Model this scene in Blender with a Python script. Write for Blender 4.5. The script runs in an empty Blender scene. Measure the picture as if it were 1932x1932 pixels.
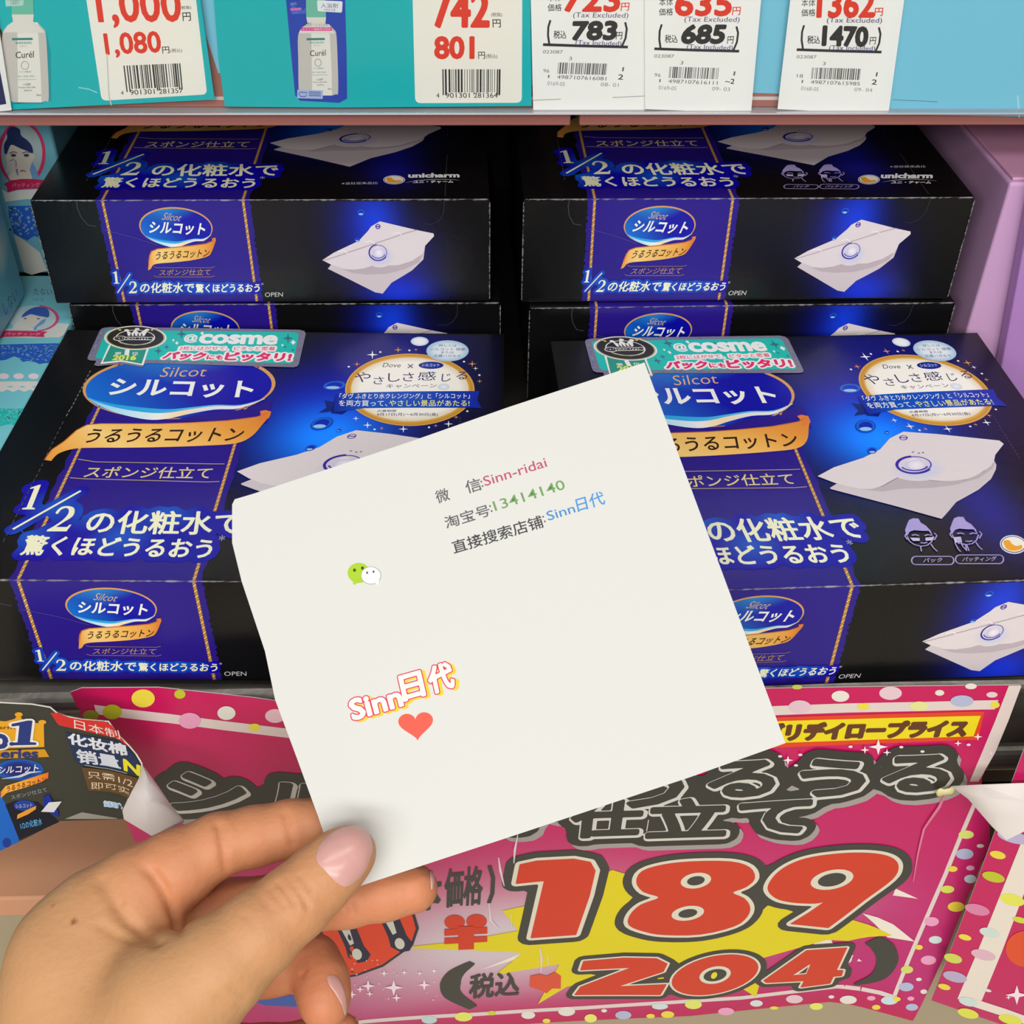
import bpy, bmesh, math, random
import numpy as np
from mathutils import Vector, Matrix
random.seed(7)
R = math.radians
scene = bpy.context.scene
COL = scene.collection
# ------------------------------------------------------------------ camera
PSI = R(2.8)                      # the phone is turned 2.8 degrees against the shelf
PITCH, ROLL, FPX = R(39.214), R(1.011), 2238.6
HC = 0.62                         # height of the phone above the floor
cP, sP, cR, sR = math.cos(PITCH), math.sin(PITCH), math.cos(ROLL), math.sin(ROLL)
RZ = Matrix.Rotation(-PSI, 3, 'Z')
_fw = Vector((0, cP, -sP)); _up = Vector((0, sP, cP)); _rt = Vector((1, 0, 0))
FW = RZ @ _fw; RT = RZ @ (_rt * cR + _up * sR); UP = RZ @ (-_rt * sR + _up * cR)
CAM = Vector((0, 0, HC))
cd = bpy.data.cameras.new('camera'); cam = bpy.data.objects.new('camera', cd); COL.objects.link(cam)
cd.sensor_width = 36; cd.lens = FPX * 36 / 1932; cd.clip_start = 0.01
cam.matrix_world = Matrix(((RT.x, UP.x, -FW.x, CAM.x), (RT.y, UP.y, -FW.y, CAM.y), (RT.z, UP.z, -FW.z, CAM.z), (0, 0, 0, 1)))
scene.camera = cam
# ------------------------------------------------------------------ light and exposure
w = bpy.data.worlds.new('store_air'); scene.world = w; w.use_nodes = True
w.node_tree.nodes['Background'].inputs[0].default_value = (1.0, 0.985, 0.96, 1)
w.node_tree.nodes['Background'].inputs[1].default_value = 0.11
def area(name, loc, target, sx, sy, power, col=(1, .97, .93)):
    l = bpy.data.lights.new(name, 'AREA'); l.shape = 'RECTANGLE'; l.size = sx; l.size_y = sy; l.energy = power; l.color = col
    o = bpy.data.objects.new(name, l); COL.objects.link(o); o.location = loc
    o.rotation_euler = (Vector(target) - Vector(loc)).to_track_quat('-Z', 'Y').to_euler()
    return o
area('ceiling_and_fill_light', (-0.45, -2.0, 1.55), (0, .35, .38), 2.6, .5, 38)  # low fill from the front, added to brighten the upright price cards
area('ceiling_and_fill_light', (0.2, -1.6, 2.2), (0, .35, .40), 2.6, .4, 26)
area('ceiling_and_fill_light', (0.1, -.25, 2.45), (0, .25, .3), 2.4, .5, 15)
scene.view_settings.view_transform = 'Standard'; scene.view_settings.look = 'None'
scene.view_settings.gamma = 1; scene.view_settings.use_curve_mapping = False
scene.view_settings.exposure = 0.26
# ------------------------------------------------------------------ pixel helpers (a photo pixel is a ray from the phone)
def ray(x, y): return FW + RT * ((x - 966) / FPX) - UP * ((y - 966) / FPX)
def at_d(x, y, d): return CAM + ray(x, y) * d
def at_y(x, y, Y): r = ray(x, y); return CAM + r * ((Y - CAM.y) / r.y)
def at_z(x, y, Z): r = ray(x, y); return CAM + r * ((Z - CAM.z) / r.z)
def at_x(x, y, X): r = ray(x, y); return CAM + r * ((X - CAM.x) / r.x)
def lin(c):
    c = c / 255.0
    return c / 12.92 if c <= .04045 else ((c + .055) / 1.055) ** 2.4
def C(r, g, b): return (lin(r), lin(g), lin(b), 1.0)
def mixc(a, b, t): return tuple(a[i] * (1 - t) + b[i] * t for i in range(4))
# ------------------------------------------------------------------ materials
def mat(name, col=(.8, .8, .8), rough=.5, spec=.5, metal=0, noise=0, nscale=60, bump=0, bscale=200, coat=0, sss=0):
    m = bpy.data.materials.new(name); m.use_nodes = True; nt = m.node_tree; b = nt.nodes['Principled BSDF']
    b.inputs['Base Color'].default_value = (*col[:3], 1); b.inputs['Roughness'].default_value = rough
    b.inputs['Metallic'].default_value = metal; b.inputs['Specular IOR Level'].default_value = spec
    b.inputs['Coat Weight'].default_value = coat; b.inputs['Coat Roughness'].default_value = .12
    tc = nt.nodes.new('ShaderNodeTexCoord')
    if noise:
        n = nt.nodes.new('ShaderNodeTexNoise'); n.inputs['Scale'].default_value = nscale; n.inputs['Detail'].default_value = 5
        nt.links.new(tc.outputs['Object'], n.inputs['Vector'])
        mx = nt.nodes.new('ShaderNodeMix'); mx.data_type = 'RGBA'
        mx.inputs[6].default_value = (*[c * (1 - noise) for c in col[:3]], 1); mx.inputs[7].default_value = (*[min(1, c * (1 + noise)) for c in col[:3]], 1)
        nt.links.new(n.outputs[0], mx.inputs[0]); nt.links.new(mx.outputs[2], b.inputs['Base Color'])
    if bump:
        n2 = nt.nodes.new('ShaderNodeTexNoise'); n2.inputs['Scale'].default_value = bscale; n2.inputs['Detail'].default_value = 4
        nt.links.new(tc.outputs['Object'], n2.inputs['Vector'])
        bp = nt.nodes.new('ShaderNodeBump'); bp.inputs['Strength'].default_value = bump; bp.inputs['Distance'].default_value = .001
        nt.links.new(n2.outputs[0], bp.inputs['Height']); nt.links.new(bp.outputs[0], b.inputs['Normal'])
    return m
def ink(name, rough, spec=.5, bump=0, bscale=120, coat=0):
    """printed surface: the artwork's ink colour is stored per vertex"""
    m = mat(name, rough=rough, spec=spec, bump=bump, bscale=bscale, coat=coat); nt = m.node_tree
    a = nt.nodes.new('ShaderNodeAttribute'); a.attribute_name = 'ink'
    nt.links.new(a.outputs['Color'], nt.nodes['Principled BSDF'].inputs['Base Color'])
    return m
M_CARTON = ink('glossy_carton_print', .27, .36, .08, 260)
M_PAPER = ink('matt_paper_print', .6, .3)
M_POSTER = ink('laminated_poster_print', .3, .45, .1, 60)
M_STICK = ink('foil_sticker_print', .3, .5)
M_FILM = ink('soft_pouch_print', .35, .5, .25, 90)
# ------------------------------------------------------------------ objects
def tag(o, label=None, cat=None, group=None, kind=None):
    for k, v in (('label', label), ('category', cat), ('group', group), ('kind', kind)):
        if v: o[k] = v
    return o
def empty(name, loc, label, cat, group=None, rz=0):
    o = bpy.data.objects.new(name, None); COL.objects.link(o); o.location = loc; o.rotation_euler = (0, 0, rz); o.empty_display_size = .02
    return tag(o, label, cat, group)
def link(name, me, material, parent=None, loc=None, smooth=False):
    if material is not None and not me.materials: me.materials.append(material)
    o = bpy.data.objects.new(name, me); COL.objects.link(o)
    if parent is not None: o.parent = parent
    if loc is not None: o.location = loc
    if smooth:
        for p in me.polygons: p.use_smooth = True
    return o
def bmesh_obj(name, bm, material, parent=None, loc=None, smooth=False):
    me = bpy.data.meshes.new(name); bmesh.ops.recalc_face_normals(bm, faces=bm.faces[:]); bm.to_mesh(me); bm.free()
    return link(name, me, material, parent, loc, smooth)
def add_box(bm, x0, x1, y0, y1, z0, z1, bev=0, seg=2):
    r = bmesh.ops.create_cube(bm, size=1)
    vs = r['verts']
    for v in vs: v.co = Vector((x0 + (v.co.x + .5) * (x1 - x0), y0 + (v.co.y + .5) * (y1 - y0), z0 + (v.co.z + .5) * (z1 - z0)))
    if bev: bmesh.ops.bevel(bm, geom=list({e for v in vs for e in v.link_edges}), offset=bev, segments=seg, affect='EDGES', profile=.5)
def extrude_profile(bm, prof, x0, x1):
    """closed (y,z) profile swept along x"""
    a = [bm.verts.new((x0, y, z)) for y, z in prof]; b = [bm.verts.new((x1, y, z)) for y, z in prof]
    n = len(prof)
    for i in range(n): bm.faces.new((a[i], a[(i + 1) % n], b[(i + 1) % n], b[i]))
    bm.faces.new(a[::-1]); bm.faces.new(b)
# ------------------------------------------------------------------ lettering
_tc = {}
def glyphs(s, off=0.0, res=3):
    """flat filled lettering as (verts2d normalised to its ink box, faces, boundary edges)"""
    k = (s, off, res)
    if k in _tc: return _tc[k]
    c = bpy.data.curves.new('lettering', 'FONT'); c.body = s; c.size = 1; c.resolution_u = res; c.offset = off
    o = bpy.data.objects.new('lettering', c); COL.objects.link(o)
    dg = bpy.context.evaluated_depsgraph_get(); ev = o.evaluated_get(dg); me = ev.to_mesh()
    v = np.array([(q.co.x, q.co.y) for q in me.vertices]); f = [tuple(p.vertices) for p in me.polygons]
    ev.to_mesh_clear(); bpy.data.objects.remove(o); bpy.data.curves.remove(c)
    cnt = {}
    # weld coincident points so that the outline is found
    key = {}; idx = np.zeros(len(v), int); nv = []
    for i, p in enumerate(v):
        q = (round(p[0], 5), round(p[1], 5))
        if q not in key: key[q] = len(nv); nv.append(p)
        idx[i] = key[q]
    v = np.array(nv); f = [tuple(int(idx[i]) for i in q) for q in f]; f = [q for q in f if len(set(q)) == len(q)]
    for q in f:
        for i in range(len(q)):
            e = (q[i], q[(i + 1) % len(q)]); e = (min(e), max(e)); cnt[e] = cnt.get(e, 0) + 1
    used = sorted({i for q in f for i in q}); mp = {a: b for b, a in enumerate(used)}
    v = v[used]; f = [tuple(mp[i] for i in q) for q in f]; ed = [(mp[a], mp[b]) for (a, b), n in cnt.items() if n == 1]
    lo, hi = v.min(0), v.max(0); v = (v - lo) / (hi - lo)
    _tc[k] = (v, f, ed)
    return _tc[k]
def catmull(pts, n=6, closed=True):
    P = [np.array(p, float) for p in pts]; N = len(P); out = []
    for i in range(N if closed else N - 1):
        p0 = P[(i - 1) % N] if closed or i > 0 else P[0]; p1 = P[i]; p2 = P[(i + 1) % N]
        p3 = P[(i + 2) % N] if closed or i + 2 < N else P[-1]
        for k in range(n):
            t = k / n
            out.append(.5 * ((2 * p1) + (-p0 + p2) * t + (2 * p0 - 5 * p1 + 4 * p2 - p3) * t * t + (-p0 + 3 * p1 - 3 * p2 + p3) * t ** 3))
    if not closed: out.append(P[-1])
    return [tuple(p) for p in out]
class Art:
    """printing on a surface. to2(px) gives the surface's own (a,b) metres, to3(a,b,h) the point h above it"""
    def __init__(s, to2, to3, dz=3e-5, base=0):
        s.to2, s.to3, s.dz, s.base = to2, to3, dz, base
        s.V, s.F, s.K, s.hist, s.lim = [], [], [], [], None
    def q(s, pts): return [s.to2(*p) for p in pts]
    def level(s, P):
        P = np.asarray(P); lo, hi = P.min(0), P.max(0); L = s.base
        for a, b, l in s.hist:
            if lo[0] < b[0] and hi[0] > a[0] and lo[1] < b[1] and hi[1] > a[1]: L = max(L, l + 1)
        s.hist.append((lo, hi, L)); return L
    def put(s, P, F, K, L=None):
        """P: 2-D points in surface metres, K: one colour or one per point"""
        if L is None: L = s.level(P)
        n = len(s.V); h = (L + 1) * s.dz
        s.V += [s.to3(p[0], p[1], h) for p in P]; s.F += [tuple(i + n for i in f) for f in F]
        s.K += K if isinstance(K, list) else [K] * len(P)
    def poly(s, pts, col, smooth=0, raw=False):
        if smooth: pts = catmull(pts, smooth)
        P = pts if raw else s.q(pts)
        if s.lim is not None:                              # cut at the surface's right edge
            out = []
            for i, q in enumerate(P):
                p = P[i - 1]
                if (p[0] <= s.lim) != (q[0] <= s.lim): t = (s.lim - p[0]) / (q[0] - p[0]); out.append((s.lim, p[1] + (q[1] - p[1]) * t))
                if q[0] <= s.lim: out.append(tuple(q))
            P = out
            if len(P) < 3: return
        s.put(P, [tuple(range(len(P)))], col)
    def strip(s, A, B, cols, raw=False, smooth=0):
        """ribbon between two polylines with one colour (or one pair) per point"""
        if smooth: A = catmull(A, smooth, False); B = catmull(B, smooth, False)
        if not raw: A, B = s.q(A), s.q(B)
        n = len(A)
        if not isinstance(cols, list): cols = [cols] * n
        if len(cols) != n: cols = [mixc(cols[int(i * (len(cols) - 1) / (n - 1) * .9999)], cols[min(len(cols) - 1, int(i * (len(cols) - 1) / (n - 1) * .9999) + 1)], (i * (len(cols) - 1) / (n - 1) * .9999) % 1) for i in range(n)]
        s.put(list(A) + list(B), [(i, i + 1, n + i + 1, n + i) for i in range(n - 1)], cols + cols)
    def disc(s, c, rx, ry, stops, n=40, tilt=0, raw=False, px=None):
        """ellipse; c, and the pixel radii rx, ry measured along the photo's x and y; stops = [(t, colour), ...] from the middle out"""
        if raw: c2, ax, ay = np.array(c), np.array((rx, 0)), np.array((0, ry))
        else:
            c2 = np.array(s.to2(*c)); ct, st = math.cos(tilt), math.sin(tilt)
            ax = (np.array(s.to2(c[0] + rx * ct, c[1] + rx * st)) - np.array(s.to2(c[0] - rx * ct, c[1] - rx * st))) / 2
            ay = (np.array(s.to2(c[0] + ry * st, c[1] - ry * ct)) - np.array(s.to2(c[0] - ry * st, c[1] + ry * ct))) / 2
        if not isinstance(stops, list): stops = [(0, stops), (1, stops)]
        P, F, K = [tuple(c2)], [], [stops[0][1]]
        for t, k in stops[1:]:
            for j in range(n):
                a = 2 * math.pi * j / n; P.append(tuple(c2 + ax * t * math.cos(a) + ay * t * math.sin(a))); K.append(k)
        for r in range(len(stops) - 1):
            for j in range(n):
                a, b = 1 + r * n + j, 1 + r * n + (j + 1) % n
                F.append((0, a, b) if r == 0 else (a - n, a, b, b - n))
        s.put(P, F, K)
    def ring(s, c, rx, ry, wd, col, a0=0, a1=360, n=48, tilt=0):
        ct, st = math.cos(tilt), math.sin(tilt); pts = []
        for j in range(n + 1):
            a = R(a0 + (a1 - a0) * j / n); x, y = rx * math.cos(a), -ry * math.sin(a)
            pts.append((c[0] + x * ct - y * st, c[1] + x * st + y * ct))
        s.line(pts, wd, col)
    def line(s, pts, wd, col, taper=False, raw=False, caps=False, L=None):
        """polyline of width wd (metres)"""
        P = np.array(pts if raw else s.q(pts)); n = len(P)
        T = np.zeros_like(P); T[1:-1] = P[2:] - P[:-2]; T[0] = P[1] - P[0]; T[-1] = P[-1] - P[-2]
        if n > 2 and np.allclose(P[0], P[-1]): T[0] = T[-1] = P[1] - P[-2]
        T /= np.linalg.norm(T, axis=1)[:, None] + 1e-12; N = np.stack([-T[:, 1], T[:, 0]], 1)
        W = np.full(n, wd / 2) if not isinstance(wd, (list, tuple)) else np.array(wd) / 2
        if taper: W = W * np.sin(np.linspace(.15, math.pi - .15, n))
        A = P + N * W[:, None]; B = P - N * W[:, None]
        V = [tuple(p) for p in A] + [tuple(p) for p in B]; F = [(i, i + 1, n + i + 1, n + i) for i in range(n - 1)]
        if caps:
            for q, r in ((P[0], W[0]), (P[-1], W[-1])):
                k = len(V); V += [tuple(q + r * np.array((math.cos(a), math.sin(a)))) for a in np.linspace(0, 2 * math.pi, 12, endpoint=False)]; F.append(tuple(range(k, k + 12)))
        s.put(V, F, col, L)
    def fat(s, jobs, r, col, L=None, segs=(), cell=None):
        """one clean layer: everything within r of the given lettering (P, faces, outline edges) and of the extra segments"""
        allp = np.vstack([p for p, _ in jobs] + [np.array(g) for g in segs]); lo, hi = allp.min(0) - r * 1.3, allp.max(0) + r * 1.3
        c = cell or max(r / 2.2, (hi - lo).max() / 420); nx, ny = [int(math.ceil(q)) + 1 for q in (hi - lo) / c]
        X = lo[0] + np.arange(nx + 1) * c; Y = lo[1] + np.arange(ny + 1) * c; D = np.full((ny + 1, nx + 1), r * 2 + c)
        ins = np.zeros(D.shape, bool)
        for P, E in jobs:
            par = np.zeros(D.shape, np.int32)
            for a, b in E:
                p, q = P[a], P[b]
                if p[1] == q[1]: continue
                y0, y1 = sorted((p[1], q[1])); j0, j1 = np.searchsorted(Y, [y0, y1])
                for j in range(j0, j1):
                    x = p[0] + (q[0] - p[0]) * (Y[j] - p[1]) / (q[1] - p[1]); par[j, np.searchsorted(X, x):] ^= 1
            ins |= par == 1
        S = [(P[a], P[b]) for P, E in jobs for a, b in E] + [(np.array(g[i]), np.array(g[i + 1])) for g in segs for i in range(len(g) - 1)]
        R2 = r + 2 * c
        for p, q in S:
            i0, i1 = np.searchsorted(X, [min(p[0], q[0]) - R2, max(p[0], q[0]) + R2]); j0, j1 = np.searchsorted(Y, [min(p[1], q[1]) - R2, max(p[1], q[1]) + R2])
            gx, gy = X[None, i0:i1] - p[0], Y[j0:j1, None] - p[1]; d = q - p; dd = d @ d + 1e-18
            t = np.clip((gx * d[0] + gy * d[1]) / dd, 0, 1); e = np.hypot(gx - t * d[0], gy - t * d[1]); w = D[j0:j1, i0:i1]; np.minimum(w, e, out=w)
        G = np.where(ins, -D, D) - r                       # < 0 inside
        V, F, K = [], [], {}
        def vid(k, p):
            if k not in K: K[k] = len(V); V.append(p)
            return K[k]
        neg = G < 0
        for j in range(ny):
            i = 0
            while i < nx:
                n = int(neg[j, i]) + int(neg[j, i + 1]) + int(neg[j + 1, i]) + int(neg[j + 1, i + 1])
                if n == 0: i += 1; continue
                cs = [(j, i), (j, i + 1), (j + 1, i + 1), (j + 1, i)]; f = []
                for k in range(4):
                    a, b = cs[k], cs[(k + 1) % 4]
                    if neg[a]: f.append(vid(a, (X[a[1]], Y[a[0]])))
                    if neg[a] != neg[b]:
                        t = G[a] / (G[a] - G[b]); f.append(vid((min(a, b), max(a, b)), (X[a[1]] + (X[b[1]] - X[a[1]]) * t, Y[a[0]] + (Y[b[0]] - Y[a[0]]) * t)))
                if len(f) > 2: F.append(tuple(f))
                i += 1
        if not V: return
        if callable(col): col = [col(v) for v in V]
        s.put(V, F, col, L)
    def text(s, body, tl, tr, bl, col, bold=0, halo=None, raw=False, res=3, br=None, off=0):
        """lettering whose ink box has these three (or four) corners; halo = [(radius, colour), ...] from the outside in"""
        v, f, ed = glyphs(body, off, res) if isinstance(body, str) else body
        a, b, c = [np.array(p if raw else s.to2(*p)) for p in (tl, tr, bl)]
        d = np.array(br if raw else s.to2(*br)) if br is not None else b + c - a
        x, y = v[:, :1], 1 - v[:, 1:]
        P = a * (1 - x) * (1 - y) + b * x * (1 - y) + c * (1 - x) * y + d * x * y
        for r, k in halo or []: s.fat([(P, ed)], r, k)
        if bold: s.fat([(P, ed)], bold, col, cell=max(bold / 1.6, np.ptp(P, 0).max() / 500))
        else: s.put(P, f, col)
    def mesh(s, name, extra=None, refine=0):
        V, F, K = list(s.V), list(s.F), list(s.K)
        for e in extra or []:
            n = len(V); V += e.V; F += [tuple(i + n for i in f) for f in e.F]; K += e.K
        me = bpy.data.meshes.new(name); me.from_pydata([tuple(v) for v in V], [], F)
        at = me.color_attributes.new('ink', 'FLOAT_COLOR', 'POINT'); at.data.foreach_set('color', np.array(K, np.float32).ravel())
        me.update()
        return me
class Raw:
    def __init__(s): s.V, s.F, s.K = [], [], []
    def bm(s, bm, col):
        n = len(s.V); bm.verts.ensure_lookup_table(); bm.verts.index_update()
        s.V += [tuple(v.co) for v in bm.verts]; s.F += [tuple(n + v.index for v in f.verts) for f in bm.faces]
        s.K += [col(v.co) if callable(col) else col for v in bm.verts]; bm.free(); return s
    def grid(s, fn, nu, nv, col):
        """fn(u,v) in 0..1 -> point; col colour or function(u,v)"""
        n = len(s.V)
        for j in range(nv + 1):
            for i in range(nu + 1):
                u, v = i / nu, j / nv; s.V.append(tuple(fn(u, v))); s.K.append(col(u, v) if callable(col) else col)
        for j in range(nv):
            for i in range(nu):
                a = n + j * (nu + 1) + i; s.F.append((a, a + 1, a + nu + 2, a + nu + 1))
        return s
def poly_glyph(polys):
    """own letter shapes (for serif figures): list of outlines in a unit box"""
    v, f, e = [], [], []
    for p in polys:
        n = len(v); v += p; f.append(tuple(range(n, n + len(p)))); e += [(n + i, n + (i + 1) % len(p)) for i in range(len(p))]
    v = np.array(v, float); lo, hi = v.min(0), v.max(0)
    return ((v - lo) / (hi - lo), f, e)
SERIF1 = poly_glyph([[(.12, 0), (.92, 0), (.92, .05), (.70, .08), (.70, 1), (.58, 1), (.10, .88), (.10, .82), (.36, .86), (.36, .08), (.12, .05)]])
def _serif2():
    out = [(.0, .0), (.88, .0), (.98, .26), (.9, .26), (.82, .17), (.34, .17)]
    out += catmull([(.34, .17), (.62, .38), (.86, .56), (.9, .74), (.78, .93), (.48, 1.0), (.2, .95), (.06, .76), (.12, .68), (.2, .72), (.24, .84), (.42, .92), (.58, .86), (.64, .70), (.54, .48), (.28, .24), (.0, .06)], 4, False)[1:]
    return poly_glyph([out])
SERIF2 = _serif2()
# ------------------------------------------------------------------ cotton cartons: where they stand
SC = .000921
BW, BD, BH = .175, .1478, .04407
def place(x, y, zt, yaw):
    p = RZ @ Vector((x * SC, y * SC, 0)); return Vector((p.x, p.y, HC + zt * SC - BH)), yaw - PSI
SPOT = {'FL': place(-97.3, 288.9, -267.7, .0151), 'FR': place(121.9, 293.8, -268.6, .0724),
        'ML': place(-101.9, 465.2, -262.8, .0467), 'MR': place(101.1, 465.4, -259.6, .0627),
        'TL': place(-106.7, 464.4, -213.4, .0477), 'TR': place(97.6, 468.1, -210.6, .0524)}
def xf(n): loc, a = SPOT[n]; return Matrix.Translation(loc) @ Matrix.Rotation(a, 4, 'Z')
def hit(n, face, x, y):
    """photo pixel -> (a, b) on the front or the top of carton n"""
    m = xf(n).inverted(); o = m @ CAM; d = m.to_3x3() @ ray(x, y)
    t = (0 - o.y) / d.y if face == 'front' else (BH - o.z) / d.z
    p = o + d * t; return (p.x, p.z) if face == 'front' else (p.x, p.y)
def carton_art(face, ref):
    t3 = (lambda a, b, h: (a, -h, b)) if face == 'front' else (lambda a, b, h: (a, b, BH + h))
    A = Art(lambda x, y: hit(ref, face, x, y), t3); A.face = face
    return A
def use(A, ref): A.to2 = lambda x, y: hit(ref, A.face, x, y)
BLACK = C(13, 13, 15); PURP = C(40, 23, 136); GOLD = C(205, 160, 85); CREAM = C(240, 240, 205); WHITE = C(240, 240, 238)
BLUE_H = C(12, 8, 170); ORANGE = C(222, 150, 66)
GA, GB = -BW / 2 + .1549 * BW, -BW / 2 + .4595 * BW      # the two gold cords
def halo_blue(A, pts):
    c = [np.array(A.to2(*p)) for p in pts]
    def f(p):
        d = min(np.hypot(*((p - q) / np.array((1.0, 1.0)))) for q in c); return mixc(C(16, 84, 200), C(14, 6, 165), min(1, d / .011))
    return f
def cord(A, x, b0, b1):
    n = int(abs(b1 - b0) / .0011)
    pts = [(x, b0 + (b1 - b0) * i / n) for i in range(n + 1)]
    A.line(pts, .0011, C(150, 105, 50), raw=True); L = A.hist[-1][2] + 1
    for i in range(n):
        p, q = pts[i], pts[i + 1]; A.line([(p[0] - .00042, p[1]), (q[0] + .00042, q[1])], .00045, C(236, 200, 120) if i % 2 else C(205, 150, 75), raw=True, L=L)
def band(A, b0, b1, topface):
    n = 34; e = .0028
    L = [(GA - e + random.uniform(-.0004, .0004) + .0005 * (i % 2), b0 + (b1 - b0) * i / n) for i in range(n + 1)]
    Q = [(GB + e + random.uniform(-.0004, .0004) - .0005 * (i % 2), b0 + (b1 - b0) * i / n) for i in range(n + 1)]
    A.strip(L, Q, PURP, raw=True)
def logo(A, el, er, et, eb, silcot, kat, sw):
    """oval mark: el.. the pixel extremes of the oval"""
    c = ((el[0] + er[0]) / 2, (el[1] + er[1]) / 2)
    P0 = np.array(A.to2(*el)); P1 = np.array(A.to2(*er)); T = np.array(A.to2(*et)); B = np.array(A.to2(*eb))
    cx, rx = (P0[0] + P1[0]) / 2, (P1[0] - P0[0]) / 2; cy, ry = (T[1] + B[1]) / 2, abs(T[1] - B[1]) / 2
    A.disc((cx, cy), rx, ry, C(214, 158, 92), 56, raw=True)
    # blue field, lighter to the left
    n = 56; k = .965
    P = [(cx + rx * .004, cy - ry * .02)]; K = [C(10, 20, 175)]; F = []
    for r in (.5, 1):
        for j in range(n):
            a = 2 * math.pi * j / n; x, y = cx + rx * k * r * math.cos(a), cy - ry * .03 + ry * (k - .01) * r * math.sin(a); P.append((x, y))
            ux, uy = math.cos(a) * r, math.sin(a) * r
            g = max(0, min(1, (-ux * .8 - uy * .35) * .9 + .05)) ; g2 = max(0, uy * .8 - abs(ux + .25) * .7)
            K.append(mixc(mixc(C(10, 12, 165), C(20, 120, 220), g), C(40, 150, 225), min(1, g2)))
    for j in range(n): F.append((0, 1 + j, 1 + (j + 1) % n)); F.append((1 + j, 1 + n + j, 1 + n + (j + 1) % n, 1 + (j + 1) % n))
    A.put(P, F, K)
    # wave under the name
    def q(u, v): return (cx + rx * u, cy + ry * v)
    lo = [(-.93, -.36), (-.75, -.62), (-.5, -.86), (-.2, -1.02), (0.0, -1.0), (.2, -.86), (.45, -.72), (.7, -.68), (.93, -.4)]
    h1 = [(-.93, -.36), (-.75, -.55), (-.5, -.72), (-.2, -.83), (0.0, -.82), (.2, -.72), (.45, -.62), (.7, -.6), (.93, -.38)]
    h2 = [(-.93, -.36), (-.75, -.50), (-.5, -.62), (-.2, -.70), (0.0, -.72), (.2, -.66), (.45, -.58), (.7, -.57), (.93, -.38)]
    A.poly([q(*p) for p in [(.05, -1.05), (.25, -.9), (.5, -.76), (.75, -.72), (1.02, -.42), (1.02, -1.1)]], PURP, raw=True)
    f = lambda L: [q(*p) for p in catmull(L, 4, False)]
    A.strip(f(lo), f(h2), [C(30, 150, 220), C(40, 165, 228), C(60, 175, 232), C(90, 190, 235), C(30, 100, 200)], raw=True)
    A.strip(f(lo), f(h1), [C(60, 170, 230), C(150, 215, 245), C(190, 230, 248), C(240, 240, 240), C(250, 220, 170), C(225, 225, 225), C(235, 235, 240), C(210, 210, 215)], raw=True)
    (a, b, c) = silcot; A.text('Silcot', a, b, (c[0] - (c[1] - a[1]) * .25, c[1]), C(225, 180, 130), off=-.008)
    A.text('シルコット', *kat, C(240, 242, 236), off=.03)
def ribbon(A, top, bot, curl, txt):
    A.strip(top, bot, [C(232, 150, 62), C(240, 175, 85), C(246, 208, 128), C(240, 185, 95), C(228, 150, 60), C(214, 122, 40)], smooth=4)
    for k in curl: A.poly(k, C(222, 126, 50))
    A.line([A.to2(*p) for p in []] or top, .0004, C(200, 110, 45))
    A.text('うるうるコットン', *txt, C(46, 28, 16), off=.012)
def half(A, one, slash, two, lines, hr, sw, star):
    """the 1/2 claim: a serif 1, a stroke and a serif 2, then the lines of text, all over a blue halo"""
    hpts = [two[0]] + [t[1] for t in lines] + [((t[1][0] + t[2][0]) / 2, (t[1][1] + t[2][1]) / 2) for t in lines]
    H = halo_blue(A, hpts); jobs = [(SERIF1, *one), (SERIF2, *two)] + list(lines)
    allP = []
    for body, tl, tr, bl in jobs:
        v, f, ed = glyphs(body) if isinstance(body, str) else body
        a, b, c = [np.array(A.to2(*p)) for p in (tl, tr, bl)]; x, y = v[:, :1], 1 - v[:, 1:]; allP.append((a + (b - a) * x + (c - a) * y, f, ed))
    S = np.array([A.to2(*p) for p in slash])
    A.fat([(P, ed) for P, f, ed in allP], hr, H, segs=[S])
    for (P, f, ed), j in zip(allP, jobs):
        if isinstance(j[0], str): A.fat([(P, ed)], hr * .085, CREAM, cell=max(hr * .06, np.ptp(P, 0).max() / 640))
        else: A.put(list(P), f, CREAM)
    A.line(slash, sw, CREAM)
    A.text('*', *star, C(190, 190, 240))
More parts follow.
